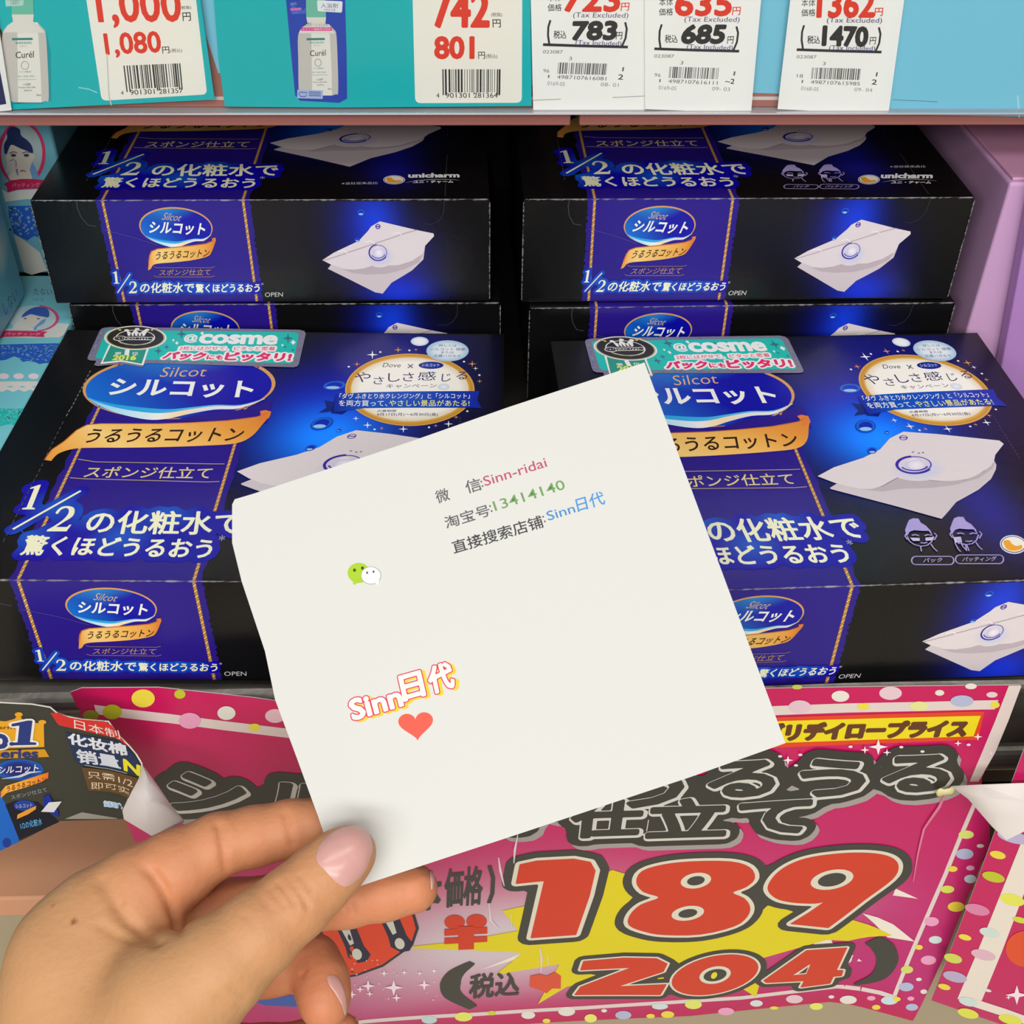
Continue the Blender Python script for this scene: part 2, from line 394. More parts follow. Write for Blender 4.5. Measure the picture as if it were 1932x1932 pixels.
def cotton(A, up, low, shade, drop, dots, small):
    A.poly(low, C(206, 196, 202), smooth=0)
    A.poly(shade, C(186, 174, 182)); A.poly(up, C(222, 213, 217))
    (c, rx, ry) = drop
    A.disc((c[0] + rx * .2, c[1] + ry * .5), rx * 1.6, ry * 1.4, [(0, C(196, 204, 232)), (.6, C(205, 206, 226)), (1, C(221, 212, 217))])
    A.ring(c, rx, ry, rx * 3.2e-5, C(64, 38, 160), 100, 330); A.ring(c, rx * .95, ry * .95, rx * 1.6e-5, C(96, 76, 190), -30, 100)
    A.disc((c[0] + rx * .1, c[1] + ry * .05), rx * .55, ry * .6, [(0, C(238, 236, 244)), (.7, C(225, 220, 236)), (1, C(206, 200, 226))])
    A.ring((c[0], c[1] + ry * .1), rx * .75, ry * .6, rx * 1.8e-5, C(70, 44, 168), 200, 350)
    A.line([(c[0] - rx * .45, c[1] - ry * .35), (c[0] - rx * .1, c[1] - ry * .62), (c[0] + rx * .3, c[1] - ry * .55)], rx * 2e-5, C(240, 240, 250), taper=True)
    for d, r1, r2 in dots:
        A.disc(d, r1, r2, [(0, C(14, 50, 170)), (.6, C(10, 40, 190)), (.85, C(30, 110, 220)), (1, C(8, 20, 120))]); A.disc((d[0], d[1] + r2 * .45), r1 * .6, r2 * .3, C(150, 200, 240), 16)
    d, r1, r2 = small; A.ring(d, r1, r2, .0004, C(80, 60, 160)); A.line([(d[0] - r1, d[1]), (d[0] + r1, d[1])], .0005, C(80, 60, 160))
def blob(A, c, rx, ry, stops): A.disc(c, rx, ry, stops, 44)
# ---- front panel (read off the upper left carton)
A = carton_art('front', 'TL')
A.base = 0
A.poly([(-BW / 2, .0), (BW / 2, 0), (BW / 2, BH), (-BW / 2, BH)], BLACK, raw=True)
# blue light behind the pads: one opaque gridded field
def field(A, x0, x1, b0, b1, nx, ny, blobs):
    P, F, K = [], [], []
    for j in range(ny + 1):
        for i in range(nx + 1):
            x, b = x0 + (x1 - x0) * i / nx, b0 + (b1 - b0) * j / ny; P.append((x, b)); k = [0, 0, 0]
            for (cx, cb, rx, rb, col, pw) in blobs:
                g = math.exp(-(abs((x - cx) / rx) ** pw + abs((b - cb) / rb) ** pw)); k = [k[q] + col[q] * g for q in range(3)]
            K.append((BLACK[0] + k[0], BLACK[1] + k[1], BLACK[2] + k[2], 1))
    for j in range(ny):
        for i in range(nx): a = j * (nx + 1) + i; F.append((a, a + 1, a + nx + 2, a + nx + 1))
    A.put(P, F, K)
gx = A.to2(716, 470)[0]
field(A, .008, BW / 2 - .001, .0006, BH - .0006, 60, 20, [(gx - .001, .035, .008, .013, C(8, 56, 200), 2), (gx - .006, .030, .012, .019, C(4, 4, 104), 2.4), (gx + .007, .004, .011, .007, C(6, 46, 190), 2), (gx + .008, .012, .014, .02, C(4, 4, 104), 2.4)])
band(A, .0003, BH, False)
cord(A, GA, .0003, BH); cord(A, GB, .0003, BH)
o = (480, 220); k = .2588
def cq(pts, ox=480, oy=220, k=.2588): return [(ox + x * k, oy + y * k) for x, y in pts]
cotton(A, cq([(495, 1045), (580, 990), (760, 905), (830, 830), (850, 800), (915, 762), (1180, 825), (1305, 850), (1310, 870), (1245, 940), (1225, 1000), (1150, 1050), (1050, 1082), (960, 1085), (900, 1072), (800, 1105), (720, 1115), (650, 1108), (560, 1078)]),
       cq([(535, 1108), (560, 1078), (700, 1112), (900, 1075), (1050, 1085), (1225, 1000), (1245, 940), (1232, 1040), (1150, 1120), (1060, 1175), (1000, 1210), (935, 1290), (880, 1280), (700, 1190)]),
       cq([(640, 1112), (720, 1115), (800, 1105), (900, 1074), (960, 1085), (1050, 1082), (1150, 1052), (1225, 1002), (1200, 1060), (1100, 1110), (960, 1145), (820, 1150), (720, 1140)]),
       ((713.5, 476), 17, 15), [((681, 401), 7, 6), ((674, 452), 5, 4)], ((713, 427), 4, 4))
A.line(cq([(500, 1048), (650, 1000), (690, 985), (840, 935), (890, 918), (1040, 868), (1090, 850), (1190, 822)]), .00022, C(150, 140, 145))
for a in ((610, 985), (805, 915), (1005, 855)): A.line(cq([a, (a[0] + 45, a[1] - 10), (a[0] + 75, a[1] + 12)]), .0003, C(245, 242, 240))
logo(A, (262.8, 428), (401, 428), (334, 390.5), (317, 465.5), [(312, 401), (346, 404), (308, 414)], [(284, 417), (390, 421), (280, 440)], .0004)
oy = 220; ox = 0
ribbon(A, cq([(1085, 1060), (1092, 1010), (1105, 980), (1150, 962), (1260, 952), (1400, 938), (1500, 925), (1545, 908), (1553, 895)], 0), cq([(1080, 1118), (1100, 1108), (1118, 1080), (1165, 1068), (1270, 1060), (1400, 1045), (1500, 1022), (1535, 1000), (1560, 945)], 0),
       [cq([(1545, 885), (1572, 880), (1575, 900), (1556, 955), (1553, 905)], 0)], [cq([(1145, 985), (1535, 962), (1130, 1043)], 0)[i] for i in range(3)])
A.text('スポンジ仕立て', *cq([(1168, 1112), (1540, 1108), (1160, 1157)], 0), C(190, 150, 95))
for yy in (1099, 1168): A.line(cq([(1122, yy - 8), (1145, yy), (1540, yy), (1565, yy - 8)], 0), .00022, C(150, 120, 85))
half(A, cq([(822, 1125), (862, 1125), (832, 1215)], 0), cq([(858, 1282), (950, 1145)], 0), cq([(940, 1198), (1002, 1198), (940, 1285)], 0),
     [('の化粧水で', *cq([(1028, 1208), (1418, 1208), (1022, 1282)], 0)), ('驚くほどうるおう', *cq([(1430, 1218), (1895, 1215), (1428, 1280)], 0))], .0011, .0004, cq([(1905, 1208), (1922, 1208), (1905, 1226)], 0))
A.text('OPEN', *cq([(77, 1282), (208, 1280), (77, 1314)]), C(200, 200, 200))
# tear line
for pts in ([(560, 605), (562, 660), (590, 730), (640, 790), (700, 800)],): A.line(cq(pts, 0), .00025, C(70, 70, 78))
A.line(cq([(760, 825), (850, 845), (950, 870), (985, 880), (1060, 905), (1150, 935)], 0), .00022, C(80, 72, 150))
A.line(cq([(1240, 780), (1290, 785), (1350, 755), (1380, 700), (1385, 600)]), .00022, C(52, 52, 58))
FRONT = A
# ---- top panel: what both printings share
def top_common():
    A = carton_art('top', 'FL')
    A.poly([(-BW / 2, 0), (BW / 2, 0), (BW / 2, BD), (-BW / 2, BD)], BLACK, raw=True)
    use(A, 'FR'); gx, gb = A.to2(1660, 830); hx, hb = A.to2(1690, 690); kx, kb = A.to2(1868, 965)
    field(A, -.006, BW / 2 - .001, .001, BD - .001, 70, 60, [(gx, gb, .017, .017, C(14, 140, 225), 2), (gx - .003, gb + .008, .026, .032, C(4, 22, 190), 2.4), (hx, hb - .006, .026, .04, C(2, 4, 120), 2.4), (kx, kb, .010, .020, C(8, 14, 130), 2)])
    band(A, 0, BD, True); cord(A, GA, 0, BD); cord(A, GB, 0, BD)
    use(A, 'FL')
    logo(A, (152, 739), (518, 733), (335, 668), (262, 791), [(309, 694), (394, 693), (305, 712)], [(213, 715), (482, 720), (201, 748)], .001)
    ribbon(A, [(84, 869), (98, 850), (121.6, 834), (145, 813), (165, 803), (191, 800.7), (300, 801), (360, 799), (430, 795), (485, 788), (505, 781)],
           [(97, 871), (111, 857), (140, 848), (180, 846), (233, 846), (300, 845), (388, 842), (446, 837.5), (476, 823.6), (497, 800), (511, 784)],
           [[(491, 777), (501, 775), (512, 778), (508, 790), (486, 797), (492, 784)]], [(172, 811), (465, 808), (155, 838)])
    A.text('スポンジ仕立て', (166, 880), (403, 882), (156, 902), C(226, 205, 140), off=.008)
    for pts in ([(147.5, 868), (180, 873), (400, 877), (424, 877)], [(132, 902), (160, 904), (390, 910), (414, 909)]): A.line(pts, .0003, C(205, 180, 120))
    half(A, [(60, 915.5), (84, 915.5), (41, 962)], [(24.6, 999.6), (152.7, 927)], [(108, 955.6), (149, 955.6), (88, 1003.5)],
         [('の化粧水で', (171, 964), (460, 967), (160, 1007)), ('驚くほどうるおう', (53, 1011), (404, 1018), (37.5, 1047.5))], .0027, .0009, [(414, 1011), (425, 1011), (413, 1021)])
    use(A, 'FR')
    c4 = lambda pts: cq(pts, 1432, 560); c6 = lambda pts: cq(pts, 1432, 900)
    cotton(A, c4([(425, 1315), (545, 1250), (760, 1180), (880, 1120), (950, 1040), (1050, 990), (1300, 1008), (1750, 1055), (1782, 1080), (1720, 1160), (1712, 1200), (1690, 1240), (1640, 1275), (1570, 1315), (1500, 1340), (1400, 1350), (1300, 1350), (1200, 1338), (1100, 1318), (1030, 1312), (960, 1350), (900, 1385), (820, 1408), (750, 1410), (640, 1390), (540, 1360)]),
           c4([(515, 1400), (570, 1365), (750, 1410), (900, 1388), (1030, 1314), (1300, 1352), (1500, 1342), (1640, 1278), (1712, 1202), (1728, 1230)]) + c6([(1725, -50), (1690, 20), (1600, 98), (1435, 190), (1385, 250), (1330, 312), (1000, 220), (525, 95)]),
           c4([(760, 1412), (900, 1388), (1030, 1314), (1180, 1338), (1300, 1352), (1500, 1342), (1640, 1278), (1720, 1205), (1700, 1260), (1600, 1330), (1420, 1380), (1250, 1400), (1050, 1405), (900, 1425)]),
           ((1724.5, 879), 33, 16), [((1632.6, 806), 19, 12), ((1604, 733), 21, 9), ((1672.7, 817.5), 4, 2.5), ((1645, 852), 9, 6)], ((1704, 828), 7, 4))
    for x, y in ((1722, 855), (1733, 857), (1741, 856)): A.disc((x, y), 2.5, 1.2, C(130, 120, 150), 10)
    # campaign medallion
    use(A, 'FL'); c2 = lambda pts: cq(pts, 480, 560)
    mc = (773.5, 733)
    A.disc(mc, 122, 68, [(0, C(238, 190, 90)), (.9, C(222, 170, 70)), (.96, C(196, 138, 44)), (1, C(224, 176, 84))], 60); A.disc(mc, 111, 60, [(0, C(248, 246, 240)), (.85, C(246, 243, 234)), (1, C(228, 214, 188))], 60)
    A.text('Dove', *c2([(945, 485), (1075, 487), (932, 515)]), C(80, 76, 84)); A.text('×', *c2([(1118, 492), (1160, 492), (1115, 524)]), C(90, 90, 110))
    A.disc(c2([(1288, 502)])[0], 23.5, 6.8, [(0, C(20, 70, 190)), (1, C(16, 26, 130))]); A.text('シルコット', *c2([(1222, 490), (1352, 490), (1218, 512)]), C(235, 238, 240))
    for ch, q in (('や', [(735, 552), (850, 552), (728, 625)]), ('さ', [(872, 585), (945, 585), (865, 640)]), ('し', [(975, 560), (1060, 560), (975, 622)]), ('さ', [(1085, 555), (1165, 555), (1080, 618)]), ('感', [(1195, 548), (1325, 548), (1190, 612)]), ('じ', [(1368, 565), (1435, 560), (1362, 622)]), ('る', [(1475, 550), (1555, 548), (1470, 606)])):
        A.text(ch, *c2(q), C(48, 44, 100))
    A.text('キャンペーン', *c2([(965, 640), (1330, 636), (960, 670)]), C(70, 66, 110)); A.disc(c2([(1380, 660)])[0], 11, 6, [(0, C(240, 244, 248)), (1, C(205, 216, 228))])
    A.poly(c2([(510, 755), (575, 765), (600, 835), (465, 848), (525, 810)]), C(12, 40, 120)); A.poly(c2([(560, 850), (590, 712), (640, 708), (710, 812), (640, 860)]), C(8, 24, 120))
    A.strip(c2([(590, 712), (800, 700), (1100, 693), (1400, 691), (1640, 690)]), c2([(580, 845), (800, 815), (1100, 812), (1400, 812), (1612, 812)]), [C(14, 40, 160), C(10, 90, 200), C(10, 66, 185), C(12, 40, 165)])
    A.poly(c2([(1600, 690), (1640, 690), (1618, 742), (1655, 818), (1590, 812)]), C(12, 40, 165))
    A.text('「ダヴ ふきとり水クレンジング」と「シルコット」', *c2([(624, 708), (1570, 706), (618, 748)]), WHITE, off=.008)
    A.text('を両方買って、', *c2([(618, 756), (970, 758), (614, 800)]), WHITE, off=.006); A.text('やさしい景品があたる!', *c2([(984, 756), (1568, 756), (980, 802)]), C(245, 245, 120), off=.006)
    A.text('応募期間', *c2([(897, 827), (1035, 827), (893, 843)]), C(80, 70, 120)); A.text('4月17日(月)～6月30日(金)', *c2([(893, 849), (1338, 849), (890, 875)]), C(70, 62, 110))
    A.disc(c2([(1205, 326)])[0], 17, 8.6, [(0, C(246, 246, 248)), (.7, C(232, 238, 244)), (1, C(176, 196, 220))])
    A.disc(c2([(1408, 396)])[0], 40, 20, [(0, C(238, 243, 247)), (.6, C(222, 234, 242)), (1, C(160, 196, 226))])
    for tx, q in (('詳しくは', [(1345, 348), (1475, 350), (1343, 366)]), ('シルコット 検索', [(1280, 374), (1540, 376), (1278, 394)]), ('または', [(1362, 400), (1455, 400), (1360, 416)]), ('応募ハガキで', [(1310, 422), (1505, 426), (1308, 442)])): A.text(tx, *c2(q), C(80, 92, 140))
    def spark(p, r, col):
        x, y = c2([p])[0]; r *= .2588; A.poly([(x - r, y), (x - r * .14, y - r * .12), (x, y - r * .75), (x + r * .14, y - r * .12), (x + r, y), (x + r * .14, y + r * .12), (x, y + r * .75), (x - r * .14, y + r * .12)], col)
    Wh, Or = C(240, 240, 250), C(226, 150, 70)
    for p, r, cl in (((860, 425), 42, Wh), ((1048, 388), 30, Or), ((1178, 386), 16, Or), ((748, 494), 26, Or), ((1588, 492), 32, Or), ((1612, 526), 20, Wh), ((1642, 617), 20, Or), ((740, 890), 24, Wh), ((825, 938), 34, Wh), ((928, 960), 18, Or), ((1086, 972), 36, Wh), ((1322, 942), 18, Or), ((1415, 930), 34, Wh), ((1470, 880), 20, Or)): spark(p, r, cl)
    for p in ((918, 404), (1130, 392), (688, 512), (1528, 476), (1640, 572), (876, 968), (1273, 953), (1552, 838)): A.disc(c2([p])[0], 2.2, 1.6, Wh, 10)
    # perforations on the lid
    use(A, 'FL')
    def dash(a, b, n, col):
        a, b = np.array(A.to2(*a)), np.array(A.to2(*b))
        for i in range(n): A.line([tuple(a + (b - a) * (i / n)), tuple(a + (b - a) * ((i + .62) / n))], .00035, col, raw=True)
    dash((171, 700), (124, 790), 12, C(120, 120, 122)); dash((120, 797), (4, 1028), 22, C(70, 70, 74))
    use(A, 'FR'); dash((1874, 785), (1925, 868), 14, C(64, 64, 70))
    use(A, 'TL'); A.line(cq([(1390, 580), (1395, 440), (1405, 280)]), .0003, C(60, 60, 66))
    return A
def icons(A):
    """two line drawings of a face and their captions (right hand printing)"""
    use(A, 'FR'); V = C(168, 156, 216); k6 = lambda pts: cq(pts, 1432, 900)
    for dx, dy in ((0, 0), (328, -12)):
        g = lambda pts: k6([(x + dx, y + dy) for x, y in pts])
        A.poly(g([(1075, 440), (1062, 395), (1080, 345), (1092, 320), (1120, 308), (1160, 310), (1178, 340), (1215, 362), (1250, 400), (1265, 440), (1235, 400), (1190, 400), (1130, 395), (1098, 405)]), V)
        A.line(g([(1078, 440), (1095, 475), (1130, 500), (1180, 512), (1225, 505), (1255, 480), (1270, 440)]), .0004, V)
        A.line(g([(1070, 420), (1062, 440), (1080, 465)]), .0004, V); A.line(g([(1275, 415), (1294, 435), (1275, 468)]), .0004, V)
        A.line(g([(1175, 512), (1182, 550)]), .0004, V); A.line(g([(1250, 495), (1270, 525), (1298, 550)]), .0004, V)
        A.line(g([(1112, 432), (1140, 428), (1165, 436)]), .0005, V); A.line(g([(1205, 436), (1230, 428), (1256, 434)]), .0005, V); A.line(g([(1175, 486), (1200, 490), (1225, 484)]), .0005, V)
        if dx == 0:
            A.poly(g([(1100, 450), (1168, 452), (1170, 474), (1120, 474)]), C(200, 192, 232)); A.poly(g([(1210, 450), (1275, 446), (1265, 470), (1212, 474)]), C(200, 192, 232))
        else:
            A.poly(g([(1085, 460), (1140, 456), (1150, 495), (1098, 500)]), C(200, 192, 232))
            for q in ([(1098, 500), (1120, 545), (1140, 565)], [(1130, 470), (1150, 520), (1185, 560)], [(1115, 470), (1125, 510)], [(1150, 510), (1185, 520), (1200, 560)]): A.line(g(q), .0004, V)
    for (x0, y0, x1, y1, tx, q) in ((1112, 580, 1420, 640, 'パック', [(1202, 594), (1338, 590), (1195, 626)]), (1432, 570, 1782, 633, 'パッティング', [(1488, 585), (1732, 580), (1480, 620)])):
        r = (y1 - y0) / 2; pts = [(x0 + r + r * math.cos(R(a)), (y0 + y1) / 2 - r * math.sin(R(a))) for a in range(90, 271, 20)] + [(x1 - r + r * math.cos(R(a)), (y0 + y1) / 2 - r * math.sin(R(a))) for a in range(-90, 91, 20)]
        A.line(k6(pts + pts[:1]), .0004, V); A.text(tx, *k6(q), C(190, 180, 225), off=.008)
def maker(A, ref, ox, el, uni, arc, kana, note):
    use(A, ref); c = lambda pts: cq(pts, ox, 220)
    (cx, cy), rx, ry = c([el[:2]])[0], el[2] * .2588, el[3] * .2588
    A.disc((cx, cy), rx, ry, C(226, 226, 236), 32); A.disc((cx, cy), rx * .92, ry * .88, C(60, 66, 130), 32); A.disc((cx, cy), rx * .86, ry * .8, C(240, 238, 230), 32)
    A.poly([(cx - rx * .72, cy - ry * .3), (cx - rx * .3, cy - ry * .45), (cx - rx * .1, cy - ry * .05), (cx + rx * .2, cy + ry * .2), (cx + rx * .6, cy + ry * .1), (cx + rx * .55, cy + ry * .5), (cx, cy + ry * .7), (cx - rx * .55, cy + ry * .5)], C(240, 165, 40), smooth=3)
    A.text('unicharm', *c(uni), WHITE, off=.045); A.line(c(arc), .0004, C(215, 215, 220), taper=True); A.text('ユニ・チャーム', *c(kana), WHITE, off=.03); A.text('※当社従来品比', *c(note), C(205, 205, 210))
TOP_A = top_common(); maker(TOP_A, 'TL', 480, (1019, 462, 80, 33), [(1122, 414), (1495, 412), (1120, 448)], [(1100, 485), (1180, 468), (1300, 460), (1420, 460), (1497, 466)], [(1158, 470), (1452, 466), (1155, 490)], [(637, 480), (900, 476), (635, 498)])
TOP_B = top_common(); icons(TOP_B); maker(TOP_B, 'TR', 1432, (801, 460, 80, 35), [(892, 414), (1268, 414), (886, 452)], [(900, 478), (980, 466), (1080, 458), (1180, 460), (1295, 470)], [(968, 472), (1258, 472), (960, 492)], [(957, 358), (1215, 356), (953, 375)])
# ---- the carton itself: bevelled body, worn edges with their white glint painted into the colour, grey board showing at the flap ends
def carton_mesh(name, arts):
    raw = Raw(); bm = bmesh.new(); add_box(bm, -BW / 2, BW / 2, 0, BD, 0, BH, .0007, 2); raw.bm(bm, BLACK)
    rnd = random.Random(3)
    def wear_glint(p, q, off1, off2, n, wmax, tone):
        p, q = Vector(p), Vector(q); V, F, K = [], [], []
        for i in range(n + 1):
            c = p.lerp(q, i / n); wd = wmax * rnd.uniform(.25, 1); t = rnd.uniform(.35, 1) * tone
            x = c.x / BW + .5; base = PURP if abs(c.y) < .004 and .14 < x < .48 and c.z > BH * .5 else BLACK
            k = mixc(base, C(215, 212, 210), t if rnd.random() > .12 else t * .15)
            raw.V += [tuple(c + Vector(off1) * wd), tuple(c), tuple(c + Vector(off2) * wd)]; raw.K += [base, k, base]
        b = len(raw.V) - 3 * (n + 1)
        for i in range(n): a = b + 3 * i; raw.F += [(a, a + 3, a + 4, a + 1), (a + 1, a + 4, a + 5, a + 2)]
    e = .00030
    wear_glint((-BW / 2 + .0006, -e, BH + e), (BW / 2 - .0006, -e, BH + e), (0, .3, -1.0), (0, 1.0, -.3), 150, .0010, .9)
    for s in (-1, 1): wear_glint((s * (BW / 2 + e), -e, .001), (s * (BW / 2 + e), -e, BH - .001), (-s * 1.0, 0, 0), (0, 1, 0), 70, .0007, .6)
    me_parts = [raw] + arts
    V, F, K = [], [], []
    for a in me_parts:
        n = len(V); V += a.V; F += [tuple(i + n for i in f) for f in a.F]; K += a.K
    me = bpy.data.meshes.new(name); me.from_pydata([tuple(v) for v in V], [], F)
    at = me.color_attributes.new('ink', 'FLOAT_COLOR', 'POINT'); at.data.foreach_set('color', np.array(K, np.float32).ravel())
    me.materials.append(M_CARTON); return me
# ------------------------------------------------------------------ the shelving (the setting)
RY = .4240                        # front of the upper shelf
def struct(name, bm, m): return tag(bmesh_obj(name, bm, m), kind='structure')
M_SALMON = mat('salmon_shelf_enamel', C(170, 106, 96), .45, noise=.08, nscale=14)
M_DARK = mat('dark_shelf_enamel', C(44, 42, 40), .5, noise=.2, nscale=40)
M_RAIL = mat('dark_metal_rail', C(110, 106, 100), .32, metal=.8, noise=.35, nscale=60, bump=.3, bscale=90)
M_BACK = mat('black_back_panel', C(26, 26, 27), .7)
M_PLINTH = mat('beige_plinth', C(172, 158, 132), .6, noise=.06, nscale=8)
M_FLOOR = mat('beige_floor_tile', C(176, 168, 146), .45, noise=.06, nscale=5)
bm = bmesh.new(); add_box(bm, -1.6, 1.6, -1.6, .8, -.02, 0); struct('floor', bm, M_FLOOR)
bm = bmesh.new(); add_box(bm, -.8, .8, .66, .68, 0, 1.3); struct('wall_back', bm, M_BACK)
ZS = HC - .2918                    # lower shelf surface
bm = bmesh.new(); add_box(bm, -.7, .7, .274, .66, ZS - .012, ZS, .0005)
for n in ('ML', 'MR'):
    p = SPOT[n][0]; add_box(bm, p.x - .085, p.x + .085, p.y - .002, .655, ZS - .002, p.z - .0001)
tag(bmesh_obj('shelf_board', bm, M_DARK), 'dark shelf board carrying the stacks of black cartons', 'shelf')
# rounded front rail of that shelf
zr = ZS - .0055
prof = [(.2745, zr + .005)] + [(.2745 - .0095 * math.sin(R(a)) ** .8, zr - .0005 + .005 * math.cos(R(a))) for a in range(15, 166, 15)] + [(.2745, zr - .0062)]
bm = bmesh.new(); extrude_profile(bm, prof, -.7, .7); add_box(bm, -.7, .7, .2725, .2745, zr - .06, zr - .0062)
o = bmesh_obj('shelf_front_rail', bm, M_RAIL); tag(o, 'dark rounded metal rail along the shelf front above the pink posters', 'rail')
# base deck in salmon enamel, its front edge, and the plinth under it
ZB = HC - .4110
bm = bmesh.new(); add_box(bm, -.7, .7,   .2695, .66, ZB - .0125, ZB, .001); o = bmesh_obj('base_deck', bm, mat('salmon_enamel_lit', C(206, 150, 116), .5, noise=.06, nscale=14)); tag(o, 'salmon pink base deck below the leaflet', 'shelf')  # same enamel as the upper lip, stronger light on the deck painted in
bm = bmesh.new(); add_box(bm, -.7, .7, .283, .30, 0, ZB - .0125); struct('trim_1', bm, M_PLINTH)
# upper shelf: salmon lip in two lengths with a dark joint between
zl, zh = HC - .1645, HC - .1516
jx = at_y(1085, 225, RY).x
for x0, x1, lab in ((-.7, jx - .0016, 'left length of salmon shelf lip under the turquoise price cards'), (jx + .0016, .7, 'right length of salmon shelf lip under the white price tags')):
    bm = bmesh.new(); add_box(bm, x0, x1, RY, .655, zl, zh, .0006); tag(bmesh_obj('upper_shelf', bm, M_SALMON), lab, 'shelf')
# ------------------------------------------------------------------ the six cartons
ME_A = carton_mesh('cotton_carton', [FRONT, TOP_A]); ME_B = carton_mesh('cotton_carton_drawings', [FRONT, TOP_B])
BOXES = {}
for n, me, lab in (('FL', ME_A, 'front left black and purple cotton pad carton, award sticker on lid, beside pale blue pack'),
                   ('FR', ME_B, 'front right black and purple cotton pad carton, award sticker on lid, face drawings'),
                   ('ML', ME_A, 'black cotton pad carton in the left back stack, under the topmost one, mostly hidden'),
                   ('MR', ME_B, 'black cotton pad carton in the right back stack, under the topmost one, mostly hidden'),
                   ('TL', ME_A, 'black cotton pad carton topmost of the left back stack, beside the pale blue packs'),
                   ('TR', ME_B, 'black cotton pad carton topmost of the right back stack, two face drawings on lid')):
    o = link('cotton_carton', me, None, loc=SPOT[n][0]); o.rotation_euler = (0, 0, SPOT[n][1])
    tag(o, lab, 'box', 'black cotton pad cartons'); BOXES[n] = o
